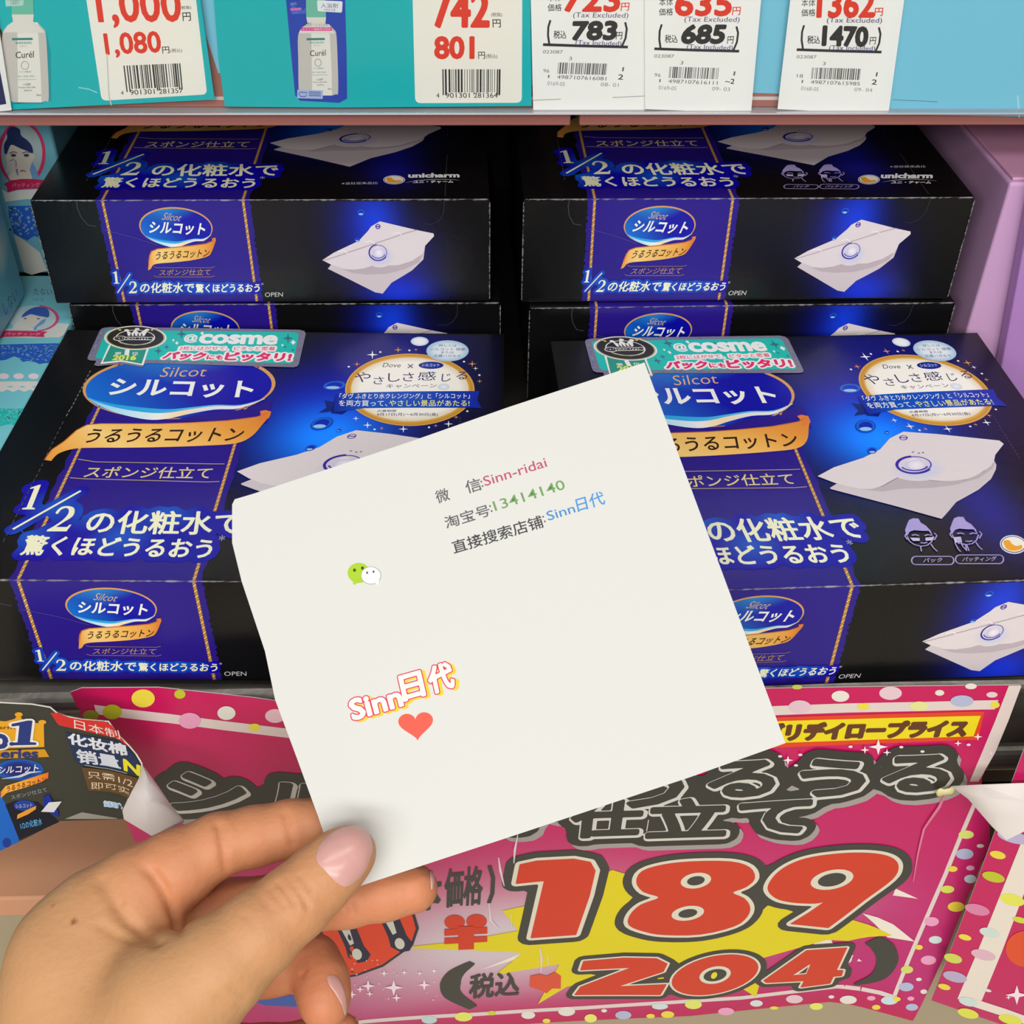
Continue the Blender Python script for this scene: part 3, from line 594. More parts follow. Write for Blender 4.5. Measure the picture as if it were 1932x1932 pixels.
# award sticker on the lids of the two front cartons
def sticker():
    A = Art(lambda x, y: hit('FL', 'top', x, y), lambda a, b, h: (a, b, BH + h), base=12)
    g = lambda pts: cq(pts, 150, 600, .2329)
    TEAL = C(30, 190, 180)
    A.poly(g([(205, 85), (250, 80), (660, 84), (1780, 102), (1822, 112), (1834, 134), (1778, 380), (1765, 398), (1735, 406), (560, 372), (530, 378), (505, 404), (345, 378), (150, 396), (120, 388), (138, 354), (85, 350), (66, 338), (70, 318), (165, 110), (182, 92)]), C(122, 120, 142))
    rnd = random.Random(5); out = [((92, 322), (182, 124)), ((150, 378), (345, 368)), ((570, 362), (1725, 388)), ((1808, 146), (1758, 366)), ((700, 92), (1780, 110))]
    L = A.hist[-1][2] + 1
    for i in range(230):
        a, b = out[rnd.choice([0, 0, 1, 2, 2, 3, 4])]; t = rnd.random(); x, y = a[0] + (b[0] - a[0]) * t + rnd.uniform(-4, 4), a[1] + (b[1] - a[1]) * t + rnd.uniform(-4, 3); r = rnd.uniform(3, 8)
        P = A.q(g([(x - r, y), (x, y - r * .6), (x + r, y), (x, y + r * .6)])); A.put(P, [(0, 1, 2, 3)], rnd.choice([C(90, 80, 190), C(150, 150, 165), C(70, 160, 170), C(96, 92, 110), C(160, 110, 180)]), L)
    A.poly(g([(235, 104), (1745, 122), (1772, 132), (1776, 150), (1735, 358), (1722, 370), (1700, 374), (545, 346), (140, 335), (134, 318), (215, 118)]), TEAL)
    for p, r in (((828, 138), 40), ((1690, 172), 42), ((640, 275), 34), ((708, 243), 24), ((1210, 150), 20), ((1668, 242), 16), ((1730, 268), 18)):
        x, y = p; A.poly(g([(x - r, y), (x - r * .2, y - r * .25), (x, y - r), (x + r * .2, y - r * .25), (x + r, y), (x + r * .2, y + r * .25), (x, y + r), (x - r * .2, y + r * .25)]), C(62, 110, 130))
    for p, r in (((995, 132), 15), ((1732, 206), 20), ((790, 210), 14), ((762, 188), 10), ((1645, 228), 10)):
        x, y = p; A.poly(g([(x - r, y), (x, y - r), (x + r, y), (x, y + r)]), WHITE)
    # rosette
    A.poly(g([(240, 225), (572, 230), (518, 392), (345, 362), (172, 380)]), WHITE); A.poly(g([(258, 225), (555, 230), (505, 380), (345, 350), (190, 366)]), C(40, 150, 130))
    c = g([(455, 168)])[0]; k = .2329
    A.disc(c, 252 * k, 98 * k, WHITE, 56); A.disc(c, 240 * k, 93 * k, C(190, 180, 140), 56); A.disc(c, 228 * k, 88 * k, C(42, 40, 30), 56); A.disc(c, 160 * k, 62 * k, C(225, 225, 215), 48); A.disc(c, 150 * k, 57 * k, C(34, 34, 30), 48)
    A.poly(g([(385, 118), (400, 118), (425, 134), (455, 104), (488, 134), (530, 108), (556, 112), (528, 158), (395, 156)]), C(236, 236, 230))
    for p in ((385, 112), (470, 102), (550, 108)): A.disc(g([p])[0], 20 * k, 9 * k, C(236, 236, 230), 14)
    for x in (412, 440, 470, 498): A.poly(g([(x, 156), (x + 6, 130), (x + 16, 156)]), C(34, 34, 30))
    A.text('@cosme', *g([(292, 162), (596, 164), (284, 190)]), C(36, 34, 28), halo=[(.0006, C(228, 226, 215))], bold=.00016)
    for x in (310, 330, 590, 625): A.disc(g([(x, 108 if x in (330, 590) else 98)])[0], 12 * k, 7 * k, C(200, 190, 130), 8)
    A.line(g([(330, 212), (380, 226), (455, 233), (530, 226), (580, 212)]), .0005, C(150, 140, 90))
    A.text('第', *g([(290, 284), (345, 284), (282, 308)]), WHITE, off=.01); A.text('1', *g([(378, 268), (402, 268), (372, 308)]), WHITE, bold=.0003); A.text('位', *g([(428, 284), (482, 284), (424, 308)]), WHITE, off=.01)
    A.text('2016', *g([(282, 312), (466, 312), (268, 350)]), C(226, 236, 90), bold=.00022)
    A.text('@', *g([(858, 140), (962, 142), (845, 206)]), WHITE, bold=.0002); A.text('cosme', *g([(990, 142), (1602, 152), (972, 210)]), WHITE, bold=.00055)
    PK = C(226, 44, 110)
    A.text('2枚にはがせて、ピタッと密着', *g([(818, 236), (1590, 240), (806, 268)]), PK, off=.008, halo=[(.0008, WHITE)])
    A.text('パック', *g([(712, 284), (1035, 290), (672, 340)]), PK, bold=.00034, halo=[(.0012, WHITE)]); A.text('にも', *g([(1040, 310), (1172, 312), (1030, 344)]), PK, bold=.00018, halo=[(.0009, WHITE)]); A.text('ピッタリ!', *g([(1200, 290), (1722, 296), (1178, 354)]), PK, bold=.00034, halo=[(.0012, WHITE)])
    return A
ST = sticker().mesh('award_sticker'); ST.materials.append(M_STICK)
for n in ('FL', 'FR'):
    o = link('award_sticker', ST, None, BOXES[n]); o['label'] = 'silver and teal award sticker'
    if n == 'FR': o.location = (hit('FR', 'top', 1432 + 330 * .2588, 560 + 560 * .2588)[0] - hit('FL', 'top', 150 + 1770 * .2329, 600 + 400 * .2329)[0], hit('FR', 'top', 1350, 706)[1] - hit('FL', 'top', 360, 690)[1], 0)
# ------------------------------------------------------------------ flat printed sheets that hang in front of a vertical plane
def recenter(o):
    me = o.data; vs = [v.co for v in me.vertices]; lo = Vector([min(v[i] for v in vs) for i in range(3)]); hi = Vector([max(v[i] for v in vs) for i in range(3)])
    c = Vector(((lo.x + hi.x) / 2, (lo.y + hi.y) / 2, lo.z)); me.transform(Matrix.Translation(-c)); o.location = c; return o
class Sheet(Art):
    """a card standing at depth Y: printed front, plain back, real thickness"""
    def __init__(s, Y, outline, col, th=.0004, back=None, dz=3e-5):
        s.Y = Y; super().__init__(lambda x, y: (lambda p: (p.x, p.z))(at_y(x, y, Y)), lambda a, b, h: (a, Y - h, b), dz)
        P = s.q(outline); n = len(P); s.poly(P, col, raw=True)
        k = len(s.V); bk = back or col
        s.V += [(a, Y - dz, b) for a, b in P] + [(a, Y + th, b) for a, b in P]; s.K += [bk] * (2 * n)
        s.F += [(k + i, k + (i + 1) % n, k + n + (i + 1) % n, k + n + i) for i in range(n)] + [tuple(range(k + n, k + 2 * n))]
    def done(s, name, label, cat, group=None, m=None):
        me = s.mesh(name); me.materials.append(m or M_PAPER); return tag(recenter(link(name, me, None)), label, cat, group)
def barcode(A, tl, tr, bl, seed, col=C(46, 46, 50), guards=True):
    rnd = random.Random(seed); a, b, c = [np.array(A.to2(*p)) for p in (tl, tr, bl)]; u, v = b - a, c - a; x = 0; n = 95; bars = []
    while x < n:
        wd = rnd.choice((1, 1, 1, 2, 2, 3)); bars.append((x, min(n, x + wd))); x += wd + rnd.choice((1, 1, 2, 2, 3))
    V, F = [], []
    for i, (p, q) in enumerate(bars):
        g = 1.12 if guards and (i < 2 or i > len(bars) - 3 or i in (len(bars) // 2, len(bars) // 2 + 1)) else 1.0
        k = len(V); V += [tuple(a + u * p / n), tuple(a + u * q / n), tuple(a + u * q / n + v * g), tuple(a + u * p / n + v * g)]; F.append((k, k + 1, k + 2, k + 3))
    A.put(V, F, col)
def rounded(pts, which, r):
    """polygon with the corners listed in which cut round by r pixels"""
    out = []; n = len(pts)
    for i, p in enumerate(pts):
        if i not in which: out.append(p); continue
        p = np.array(p, float); a = np.array(pts[i - 1], float) - p; b = np.array(pts[(i + 1) % n], float) - p; a /= np.linalg.norm(a); b /= np.linalg.norm(b)
        for t in np.linspace(0, 1, 6): out.append(tuple(p + a * r * (1 - t) ** 2 + b * r * t ** 2))
    return out
RED = C(226, 58, 40); DK = C(46, 46, 48); TURQ = C(8, 178, 184); LBLUE = C(124, 200, 226); PAPER = C(242, 238, 228); PWHITE = C(245, 244, 241)
YC = RY - .0030
k1 = lambda pts: [(x * .3364, y * .3364) for x, y in pts]; k2 = lambda pts: [(600 + x * .3364, y * .3364) for x, y in pts]; k3 = lambda pts: [(1180 + x * .3892, y * .3892) for x, y in pts]
def bottle(A, g, cap=True):
    """the pump bottle pictured on a card, g maps picture units (0..1 wide, 0..1 high) to photo pixels"""
    W0, W1 = C(232, 228, 220), C(200, 194, 188)
    A.strip([g(.06, .27), g(.0, .36), g(.0, .6), g(.0, .93), g(.06, .985)], [g(.34, .20), g(.34, .36), g(.34, .6), g(.34, .93), g(.34, 1.0)], W1, smooth=5); A.strip([g(.34, .20), g(.34, .5), g(.34, .75), g(.34, 1.0)], [g(.80, .21), g(.82, .5), g(.84, .75), g(.84, 1.0)], W0, smooth=5); A.strip([g(.80, .21), g(.82, .5), g(.84, .75), g(.84, 1.0)], [g(.92, .27), g(.98, .36), g(1.0, .93), g(.94, .985)], W1, smooth=5)
    A.poly([g(.22, .13), g(.72, .13), g(.70, .20), g(.82, .24), g(.95, .31), g(.02, .31), g(.12, .24), g(.25, .20)], C(224, 220, 212))
    if cap: A.poly([g(.22, -.2), g(.70, -.2), g(.72, .13), g(.22, .13)], C(110, 190, 165))
    A.line([g(.22, .375), g(.68, .372)], .0007, C(40, 130, 120)); A.text('乾燥性敏感肌', g(.30, .40), g(.66, .398), g(.30, .425), C(70, 160, 150)); A.text('を考えた', g(.39, .436), g(.56, .435), g(.39, .452), C(150, 160, 158))
    A.text('Curél', g(.30, .50), g(.70, .49), g(.30, .565), C(66, 62, 60), off=.004); A.ring(g(.50, .635), abs(g(.58, .6)[0] - g(.5, .6)[0]), abs(g(.5, .68)[1] - g(.5, .64)[1]), .0003, C(176, 172, 168), 0, 360, 24)
    A.text('セラミド機能成分', g(.37, .69), g(.64, .688), g(.37, .706), C(120, 118, 116)); A.text('潤い浸透 保湿', g(.34, .735), g(.70, .732), g(.34, .752), C(90, 160, 150)); A.line([g(.33, .775), g(.74, .77)], .0002, C(160, 190, 184))
    A.text('入浴剤', g(.45, .81), g(.61, .808), g(.45, .835), C(60, 58, 58)); A.text('Moisture Bath Milk', g(.36, .845), g(.72, .842), g(.36, .86), C(90, 88, 86)); A.text('医薬部外品', g(.47, .875), g(.64, .873), g(.47, .89), C(90, 88, 86)); A.text('Kao', g(.74, .915), g(.83, .914), g(.74, .935), C(100, 98, 96))
# turquoise card at the left
A = Sheet(YC - .001, [(-60, -70), (365, -70), (378, 0), (405, 188), (216, 197), (22, 207), (4, 60)], TURQ)
g = lambda u, v: (8 + 86 * u + (v - .5) * 8 - 14 * (.5 - v) * .2, 195 * v)
A.poly([(88, 60), (93, 185), (80, 196), (20, 196), (97, 190), (96, 100)], C(6, 150, 160)); bottle(A, lambda u, v: (4 + 84 * u + 6 * (v - .2) * u, 2 + 191 * v))
A.poly(k1([(30, 0), (135, 0), (130, 30), (34, 36)]), C(180, 214, 205)); A.text('うるおい', *k1([(60, -4), (110, -4), (58, 24)]), C(96, 110, 108))
A.poly(rounded([(150, -80), (360, -80), (370, 0), (391, 178), (192, 190), (163, 0)], (3, 4), 10), PAPER)
A.text('1,000', *k1([(530, -75), (1000, -78), (560, 152)]), RED, bold=.0003); A.text('1,080', *k1([(582, 190), (892, 176), (600, 322)]), RED, bold=.00025)
A.text('(税抜)', *k1([(1008, 34), (1070, 30), (1012, 56)]), DK); A.text('円', *k1([(1022, 70), (1068, 68), (1026, 118)]), DK, off=.008)
A.text('円', *k1([(908, 262), (948, 260), (912, 300)]), DK, off=.008); A.text('(税込)', *k1([(956, 272), (1022, 270), (956, 298)]), DK)
barcode(A, *k1([(692, 368), (1022, 354), (708, 500)]), 11); A.text('4', *k1([(677, 510), (693, 509), (678, 532)]), DK); A.text('901301', *k1([(728, 504), (866, 498), (731, 532)]), DK); A.text('281357', *k1([(890, 498), (1024, 492), (893, 526)]), DK)
A.line(k1([(600, 300), (612, 540), (625, 590)]), .0004, C(205, 202, 194)); A.line(k1([(440, 490), (500, 500), (545, 520)]), .0004, C(150, 215, 215))
A.done('price_card', 'turquoise bottle price card marked 1,000 and 1,080 yen, left on the shelf lip', 'price card', 'cards on the upper shelf lip')
# turquoise card in the middle
A = Sheet(YC, [(398, -70), (1000, -70), (1001, 60), (1003, 200), (640, 203), (424, 201), (412, 110)], TURQ)
A.poly([(536, -40), (650, -40), (654, 100), (655, 186), (640, 194), (566, 190), (557, 180), (548, 90)], C(34, 66, 176), smooth=0)
A.poly(k1([(1630, 20), (1690, 60), (1740, 30), (1720, 75), (1640, 80)]), C(60, 100, 200)); A.text('高保湿', *k1([(1628, 14), (1662, 12), (1630, 30)]), C(150, 180, 220)); A.poly(k1([(1628, 46), (1690, 42), (1691, 56), (1630, 60)]), C(210, 110, 180)); A.text('うるおい成分', *k1([(1632, 66), (1670, 64), (1633, 76)]), C(120, 150, 210))
g = lambda u, v: ((1668 + 222 * u + 8 * v) * .3364, (30 + 505 * v) * .3364)
bottle(A, g)
A.poly(rounded(k1([(1778, 0), (1922, 6), (1918, 70), (1782, 62)]), (0, 1, 2, 3), 3), C(236, 236, 240)); A.text('入浴剤', *k1([(1800, 16), (1895, 18), (1800, 42)]), C(66, 74, 130)); A.text('つめかえ用', *k1([(1815, 46), (1880, 48), (1815, 60)]), C(90, 90, 120))
A.text('肌荒れ・しっしんに', *k1([(1706, 124), (1842, 124), (1706, 146)]), C(90, 84, 90)); A.poly(k1([(1690, 152), (1862, 152), (1862, 172), (1690, 172)]), C(226, 60, 150)); A.text('セラミド機能成分配合', *k1([(1696, 155), (1856, 155), (1696, 169)]), C(246, 214, 230))
A.poly(k1([(1668, 502), (1812, 506), (1810, 554), (1666, 550)]), C(170, 186, 224)); A.line(k1([(1675, 520), (1685, 540), (1715, 540), (1722, 518), (1680, 516)]), .0003, C(60, 80, 160))
for y in (515, 525, 535): A.line(k1([(1732, y), (1800, y + 2)]), .0003, C(70, 90, 160))
A.poly(rounded(k2([(526, -200), (1146, -200), (1143, 576), (545, 578)]), (2, 3), 11), PAPER)
A.text('742', *k2([(650, -46), (958, -46), (652, 150)]), RED, bold=.0005); A.text('801', *k2([(656, 208), (872, 208), (658, 326)]), RED, bold=.0004)
A.text('(税抜)', *k2([(970, 70), (1032, 70), (972, 96)]), DK); A.text('円', *k2([(978, 108), (1024, 108), (980, 154)]), DK, off=.008); A.text('円', *k2([(898, 290), (936, 290), (899, 330)]), DK, off=.008); A.text('(税込)', *k2([(942, 302), (1006, 302), (942, 330)]), DK)
barcode(A, *k2([(697, 388), (1024, 388), (699, 518)]), 12); A.text('4', *k2([(663, 522), (680, 522), (664, 548)]), DK); A.text('901301', *k2([(714, 520), (850, 520), (716, 548)]), DK); A.text('281364', *k2([(872, 520), (1006, 520), (874, 548)]), DK)
A.done('price_card', 'turquoise blue pouch price card marked 742 and 801 yen, beside white tags', 'price card', 'cards on the upper shelf lip')
# navy edged card at the far left
A = Sheet(YC - .0022, [(-70, -60), (-20, -60), (22, 208), (-40, 214)], C(236, 236, 232)); A.poly([(-70, 100), (-3, 118), (12, 196), (-40, 204)], C(28, 26, 84))
A.done('price_card', 'white edged navy card cut off at the far left, over turquoise card', 'price card', 'cards on the upper shelf lip')
# pale blue rail strip and the pale blue card at the right
A = Sheet(RY - .0012, [(340, -80), (1720, -80), (1720, 178), (1500, 178), (1000, 160), (412, 138)], LBLUE)
A.done('rail_strip', 'pale blue paper strip in the price rail behind the cards', 'paper strip')
A = Sheet(RY - .0024, [(1640, -80), (1990, -80), (1990, 221), (1660, 215)], LBLUE); A.line([(1684, 188), (1769, 192)], .0003, C(90, 150, 180)); A.line([(1920, 180), (1923, 221)], .0006, C(170, 220, 236))
A.done('blank_card', 'blank pale blue card right of the 1470 yen tag', 'price card', 'cards on the upper shelf lip')
# white shop tags
def white_tag(outline, num, tax, code, f, x0, seed, loc, slot, right, Y, lab, lines=()):
    A = Sheet(Y, outline, PWHITE)
    (n1, n2) = num
    A.text('本体', *f([(165 + x0, -8), (232 + x0, -8), (162 + x0, 28)]), DK); A.text('価格', *f([(163 + x0, 40), (232 + x0, 38), (161 + x0, 76)]), DK, off=.006)
    A.text(n1, *f([tax[0], tax[1], tax[2]]), RED, bold=.0004); A.text('円', *f([(520 + x0, 34), (560 + x0, 33), (516 + x0, 74)]), RED, off=.01)
    A.text('(Tax Excluded)', *f([(288 + x0, 80), (556 + x0, 82), (284 + x0, 112)]), C(84, 80, 130))
    A.text(n2, *f([tax[3], tax[4], tax[5]]), DK, bold=.00045); A.text('税込', *f([(192 + x0, 168), (255 + x0, 168), (190 + x0, 208)]), DK, off=.012); A.text('円', *f([(496 + x0, 176), (526 + x0, 175), (492 + x0, 212)]), DK, off=.01)
    A.line(f([(176 + x0, 118), (166 + x0, 150), (164 + x0, 190), (170 + x0, 232)]), .0007, DK); A.line(f([(538 + x0, 128), (546 + x0, 160), (540 + x0, 205), (522 + x0, 246)]), .0007, DK); A.line(f([(140 + x0, 236), (345 + x0, 243), (551 + x0, 248)]), .0009, DK)
    A.text('(Tax Included)', *f([(299 + x0, 214), (522 + x0, 219), (296 + x0, 244)]), C(76, 76, 140))
    A.text('023087', *f([(141 + x0, 263), (237 + x0, 264), (139 + x0, 279)]), C(110, 110, 112)); A.text('3', *f([(268 + x0, 295), (282 + x0, 296), (265 + x0, 312)]), C(110, 110, 112))
    barcode(A, *f([(215 + x0, 323), (453 + x0, 329), (210 + x0, 378)]), seed, C(96, 94, 94), False); A.text(code, *f([(209 + x0, 384), (448 + x0, 393), (207 + x0, 402)]), C(100, 100, 102))
    A.text(slot[0], *f([(142 + x0, 354), (172 + x0, 356), (140 + x0, 371)]), C(120, 120, 122)); A.text('1', *f([(165 + x0, 383), (172 + x0, 383), (163 + x0, 398)]), C(120, 120, 122)); A.text(slot[1], *f([(163 + x0, 414), (248 + x0, 419), (160 + x0, 433)]), C(150, 150, 152)); A.text(slot[2], *f([(421 + x0, 420), (508 + x0, 424), (419 + x0, 438)]), C(150, 150, 152))
    A.text('1', *f([(526 + x0, 346), (534 + x0, 346), (522 + x0, 366)]), C(100, 100, 102)); A.text(right, *f([(485 + x0 if len(right) > 1 else 506 + x0, 380), (531 + x0, 382), (481 + x0 if len(right) > 1 else 502 + x0, 405)]), DK, off=.01)
    for l in lines: A.line(l, .00025, C(160, 160, 160))
    A.done('price_tag', lab, 'price tag', 'white shop tags on the upper shelf lip')
fa = lambda pts: [(1180 + (x - 405) * .3892 + (16 if False else 0), (y - 24) * .3892 - (0)) for x, y in pts]
white_tag([(1000, -70), (1220, -70), (1217, 211), (1110, 211), (1006, 207)], ('723', '783'), [(245, -40), (515, -40), (240, 74), (290, 128), (500, 126), (280, 212)], '4987107616081', lambda p: [(x * .3892 + 1180 - 210, y * .3892 - 8) for x, y in p], 0, 21, None, ('96', '0169-05', '08- 01'), '2', YC - .0002,
          'white tag marked 783 yen, first of the white tags beside the turquoise card', ([(1006, 189), (1058, 187)], [(1156, 184), (1216, 181)]))
white_tag([(1216, -70), (1447, -70), (1436, 0), (1417, 213), (1217, 206)], ('635', '685'), [(246, -40), (515, -40), (243, 74), (288, 124), (490, 124), (270, 208)], '4987107616111', k3, 0, 22, None, ('96', '0169-05', '09- 03'), '~2', YC - .0012,
          'white tag marked 685 yen, between the 783 and 1470 yen tags', ())
white_tag([(1500, -70), (1716, -70), (1706, 0), (1676, 216), (1560, 210), (1467, 206), (1491, 0)], ('1362', '1470'), [(246, -45), (520, -45), (240, 78), (272, 124), (486, 130), (266, 214)], '4987107615985', lambda p: k3([(x + 690, y + 4) for x, y in p]), 0, 23, None, ('18', '0168-05', '09- 04'), '2', YC - .0012,
          'white tag marked 1470 yen, beside the blank pale blue card', ())
# clear price rail that holds the cards
M_CLEAR = bpy.data.materials.new('clear_plastic'); M_CLEAR.use_nodes = True; nt = M_CLEAR.node_tree; nt.nodes.remove(nt.nodes['Principled BSDF'])
tr = nt.nodes.new('ShaderNodeBsdfTransparent'); tr.inputs[0].default_value = (.97, .98, .98, 1); gl = nt.nodes.new('ShaderNodeBsdfGlossy'); gl.inputs['Roughness'].default_value = .12
fr = nt.nodes.new('ShaderNodeFresnel'); fr.inputs[0].default_value = 1.3; mx = nt.nodes.new('ShaderNodeMixShader')
nt.links.new(fr.outputs[0], mx.inputs[0]); nt.links.new(tr.outputs[0], mx.inputs[1]); nt.links.new(gl.outputs[0], mx.inputs[2]); nt.links.new(mx.outputs[0], nt.nodes['Material Output'].inputs[0])
M_RIM = mat('clear_plastic_edge', C(178, 172, 178), .15)
M_RAILW = mat('white_rail_plastic', C(214, 206, 204), .4)
zb = at_y(966, 212, RY - .005).z
rail = empty('price_rail', (0, RY, zb), 'clear plastic price rail along the upper shelf, holding cards and tags', 'price rail')
bm = bmesh.new(); add_box(bm, -.5, .5, -.0009, -.0001, .0006, .06); bmesh_obj('rail_back', bm, M_SALMON, rail)
bm = bmesh.new(); add_box(bm, -.5, .5, -.0011, -.0009, at_y(966, 184, RY).z - zb - .0005, at_y(966, 184, RY).z - zb + .0007); bmesh_obj('rail_lip', bm, M_RAILW, rail)
bm = bmesh.new(); add_box(bm, -.5, .5, -.0066, -.0063, .0004, .06); bmesh_obj('clear_cover', bm, M_CLEAR, rail)
bm = bmesh.new(); add_box(bm, -.5, .5, -.0068, -.0005, -.0003, .0003, .0001); bmesh_obj('cover_edge', bm, M_RIM, rail)
# ------------------------------------------------------------------ pale blue cotton packs at the left
AQ = C(118, 196, 208); PALE = C(206, 210, 204); LACE = C(40, 92, 190)
ZT = HC - .250
def soft_box(raw, x0, x1, y0, y1, z0, z1, bev, col, rot=None):
    bm = bmesh.new(); add_box(bm, x0, x1, y0, y1, z0, z1, bev, 4)
    if rot: bmesh.ops.rotate(bm, verts=bm.verts, cent=rot[0], matrix=Matrix.Rotation(rot[1], 3, rot[2]))
    return raw.bm(bm, col)
def pack(name, raw, arts, label, cat, group, m, smooth=False):
    V, F, K = [], [], []
    for a in [raw] + arts: n = len(V); V += a.V; F += [tuple(i + n for i in f) for f in a.F]; K += a.K
    me = bpy.data.meshes.new(name); me.from_pydata([tuple(v) for v in V], [], F); at = me.color_attributes.new('ink', 'FLOAT_COLOR', 'POINT'); at.data.foreach_set('color', np.array(K, np.float32).ravel())
    me.materials.append(m); o = recenter(link(name, me, None)); nb = len(raw.F)
    return tag(o, label, cat, group)
def woman(A, g, bun):
    """pastel portrait in an oval with a ribbon under it; g maps crop pixels to photo pixels"""
    return
PG = 'pale blue cotton packs'
# lying pack, its printed face up
raw = soft_box(Raw(), -.40, -.1650, .27, .4742, HC - .2905, ZT, .0016, AQ)
SKW = lambda y: (y - .27) * .0225
raw.V = [(x + SKW(y), y, z) for x, y, z in raw.V]
A = Art(lambda x, y: (lambda p: (p.x - SKW(p.y), p.y))(at_z(x, y, ZT)), lambda a, b, h: (a + SKW(b), b, ZT + h)); g = lambda pts: [(x * .17606, 540 + y * .17606) for x, y in pts]
XR = -.1652
def clipx(A, lim):
    """cut printing at the pack's edge"""
    A.lim = lim; o3 = A.to3; A.to3 = lambda a, b, h: o3(min(a, lim), b, h)
clipx(A, XR)
A.poly(g([(-300, 560), (100, 548), (300, 556), (640, 548), (900, 420), (640, 395), (560, 410), (300, 450), (-300, 470)]), PALE)
c = g([(355, 345)])[0]; A.disc(c, 46, 24.5, [(0, C(196, 214, 214)), (1, C(176, 206, 212))], 40); A.ring(c, 46, 24.5, .0012, C(214, 70, 120), -80, 75, 30)
A.poly(g([(120, 470), (170, 400), (230, 340), (370, 470), (365, 476)]), C(214, 214, 208)); A.poly(g([(225, 345), (262, 300), (330, 310), (420, 330), (455, 360), (430, 405), (380, 440), (320, 430), (262, 400)]), C(216, 210, 200), smooth=3)
A.poly(g([(232, 338), (262, 290), (320, 250), (380, 228), (440, 226), (500, 240), (528, 280), (520, 335), (470, 330), (400, 318), (335, 302), (290, 320)]), C(52, 92, 178), smooth=3); A.poly(g([(370, 440), (450, 365), (500, 352), (470, 400), (400, 440), (385, 475), (360, 475)]), C(110, 160, 200))
for x, y in ((272, 350), (412, 352)): A.disc(g([(x, y)])[0], 3, 1.1, C(70, 80, 110), 12)
A.poly(g([(-80, 520), (70, 478), (300, 482), (508, 490), (470, 515), (476, 548), (300, 540), (40, 546), (-80, 580)]), C(206, 44, 96)); A.text('パッティング', *g([(60, 498), (440, 502), (50, 528)]), C(236, 200, 210))
A.text('たない', *g([(365, 22), (560, 26), (360, 92)]), C(70, 100, 150)); A.text('パフ', *g([(352, 130), (470, 132), (350, 158)]), C(70, 100, 150))
rnd = random.Random(9)
A.poly(g([(-400, 640), (0, 626), (300, 618), (600, 612), (720, 616), (640, 840), (560, 800), (520, 818), (420, 835), (380, 815), (300, 800), (240, 812), (200, 770), (150, 752), (60, 790), (-20, 800), (-400, 830)]), LACE)
L = A.hist[-1][2] + 1
for i in range(170):
    x, y = rnd.uniform(-100, 640), rnd.uniform(635, 800)
    if y > 740 and x < 200: continue
    r = rnd.uniform(8, 20); P = A.q(g([(x - r, y), (x, y - r * .5), (x + r, y), (x, y + r * .5)])); A.put(P, [(0, 1, 2, 3)], C(110, 160, 214), L)
for x in (40, 200, 360, 520): A.disc(g([(x, 965)])[0], 10, 5.4, C(232, 214, 222), 20)
A.poly(g([(-300, 1030), (100, 1020), (600, 1022), (600, 1110)] + [(x, 1108 + (26 if k % 2 else 0)) for k, x in enumerate(range(560, -300, -60))]), C(220, 216, 210))
for x in (110, 240, 370, 500): A.poly(g([(x - 40, 1080), (x, 1066), (x + 40, 1078), (x, 1090)]), C(150, 204, 208))
A.poly(g([(-300, 1310), (200, 1312), (500, 1312), (500, 1480), (200, 1490), (100, 1480), (0, 1500), (-300, 1500)]), C(40, 182, 176))
L = A.hist[-1][2] + 1
for i in range(90):
    x, y = rnd.uniform(-100, 320), rnd.uniform(1320, 1480); r = rnd.uniform(8, 22); P = A.q(g([(x - r, y), (x, y - r * .5), (x + r, y), (x, y + r * .5)])); A.put(P, [(0, 1, 2, 3)], C(110, 200, 200), L)
pack('cotton_pack', raw, [A], 'pale blue lace patterned cotton pack lying flat, left of the front left black carton', 'cotton pack', PG, M_FILM)
# standing pack behind it
YU = .4745
raw = soft_box(Raw(), -.40, -.1655, YU, .53, ZT + .0002, HC - .169, .0016, C(104, 170, 186))
A = Art(lambda x, y: (lambda p: (p.x, p.z))(at_y(x, y, YU)), lambda a, b, h: (a, YU - h, b)); g = lambda pts: [(x * .17079, 230 + y * .17079) for x, y in pts]; clipx(A, XR)
c = g([(240, 350)])[0]; A.disc(c, 42, 58, [(0, C(190, 200, 196)), (.8, C(170, 190, 192)), (1, C(160, 184, 190))], 44); A.ring(c, 42, 58, .0013, C(206, 50, 100), -60, 240, 44)
A.poly(g([(90, 350), (110, 260), (180, 250), (300, 300), (362, 345), (385, 380), (360, 430), (330, 520), (350, 610), (370, 640), (110, 640), (90, 600), (120, 560), (80, 450), (60, 380)]), C(214, 206, 192)); A.poly(g([(355, 440), (400, 520), (440, 640), (365, 640), (330, 530)]), C(110, 160, 205))
A.poly(g([(50, 345), (45, 250), (80, 180), (76, 110), (110, 60), (170, 55), (220, 85), (235, 150), (300, 200), (350, 260), (365, 345), (300, 320), (220, 290), (130, 250), (95, 300), (75, 350)]), C(34, 48, 96), smooth=3)
for x in (150, 292): A.disc(g([(x, 368)])[0], 5, 3, C(66, 70, 86), 14); A.line(g([(x - 45, 345), (x, 328), (x + 40, 340)]), .0004, C(90, 92, 100))
A.poly(g([(80, 440), (130, 405), (180, 420), (178, 500), (120, 560), (70, 540)]), C(206, 200, 190)); A.line(g([(110, 430), (150, 410), (180, 440), (178, 500)]), .0004, C(140, 130, 140)); A.line(g([(225, 545), (258, 535), (285, 548)]), .0006, C(160, 90, 110)); A.poly(g([(170, 520), (195, 515), (205, 600), (185, 570)]), C(120, 110, 170))
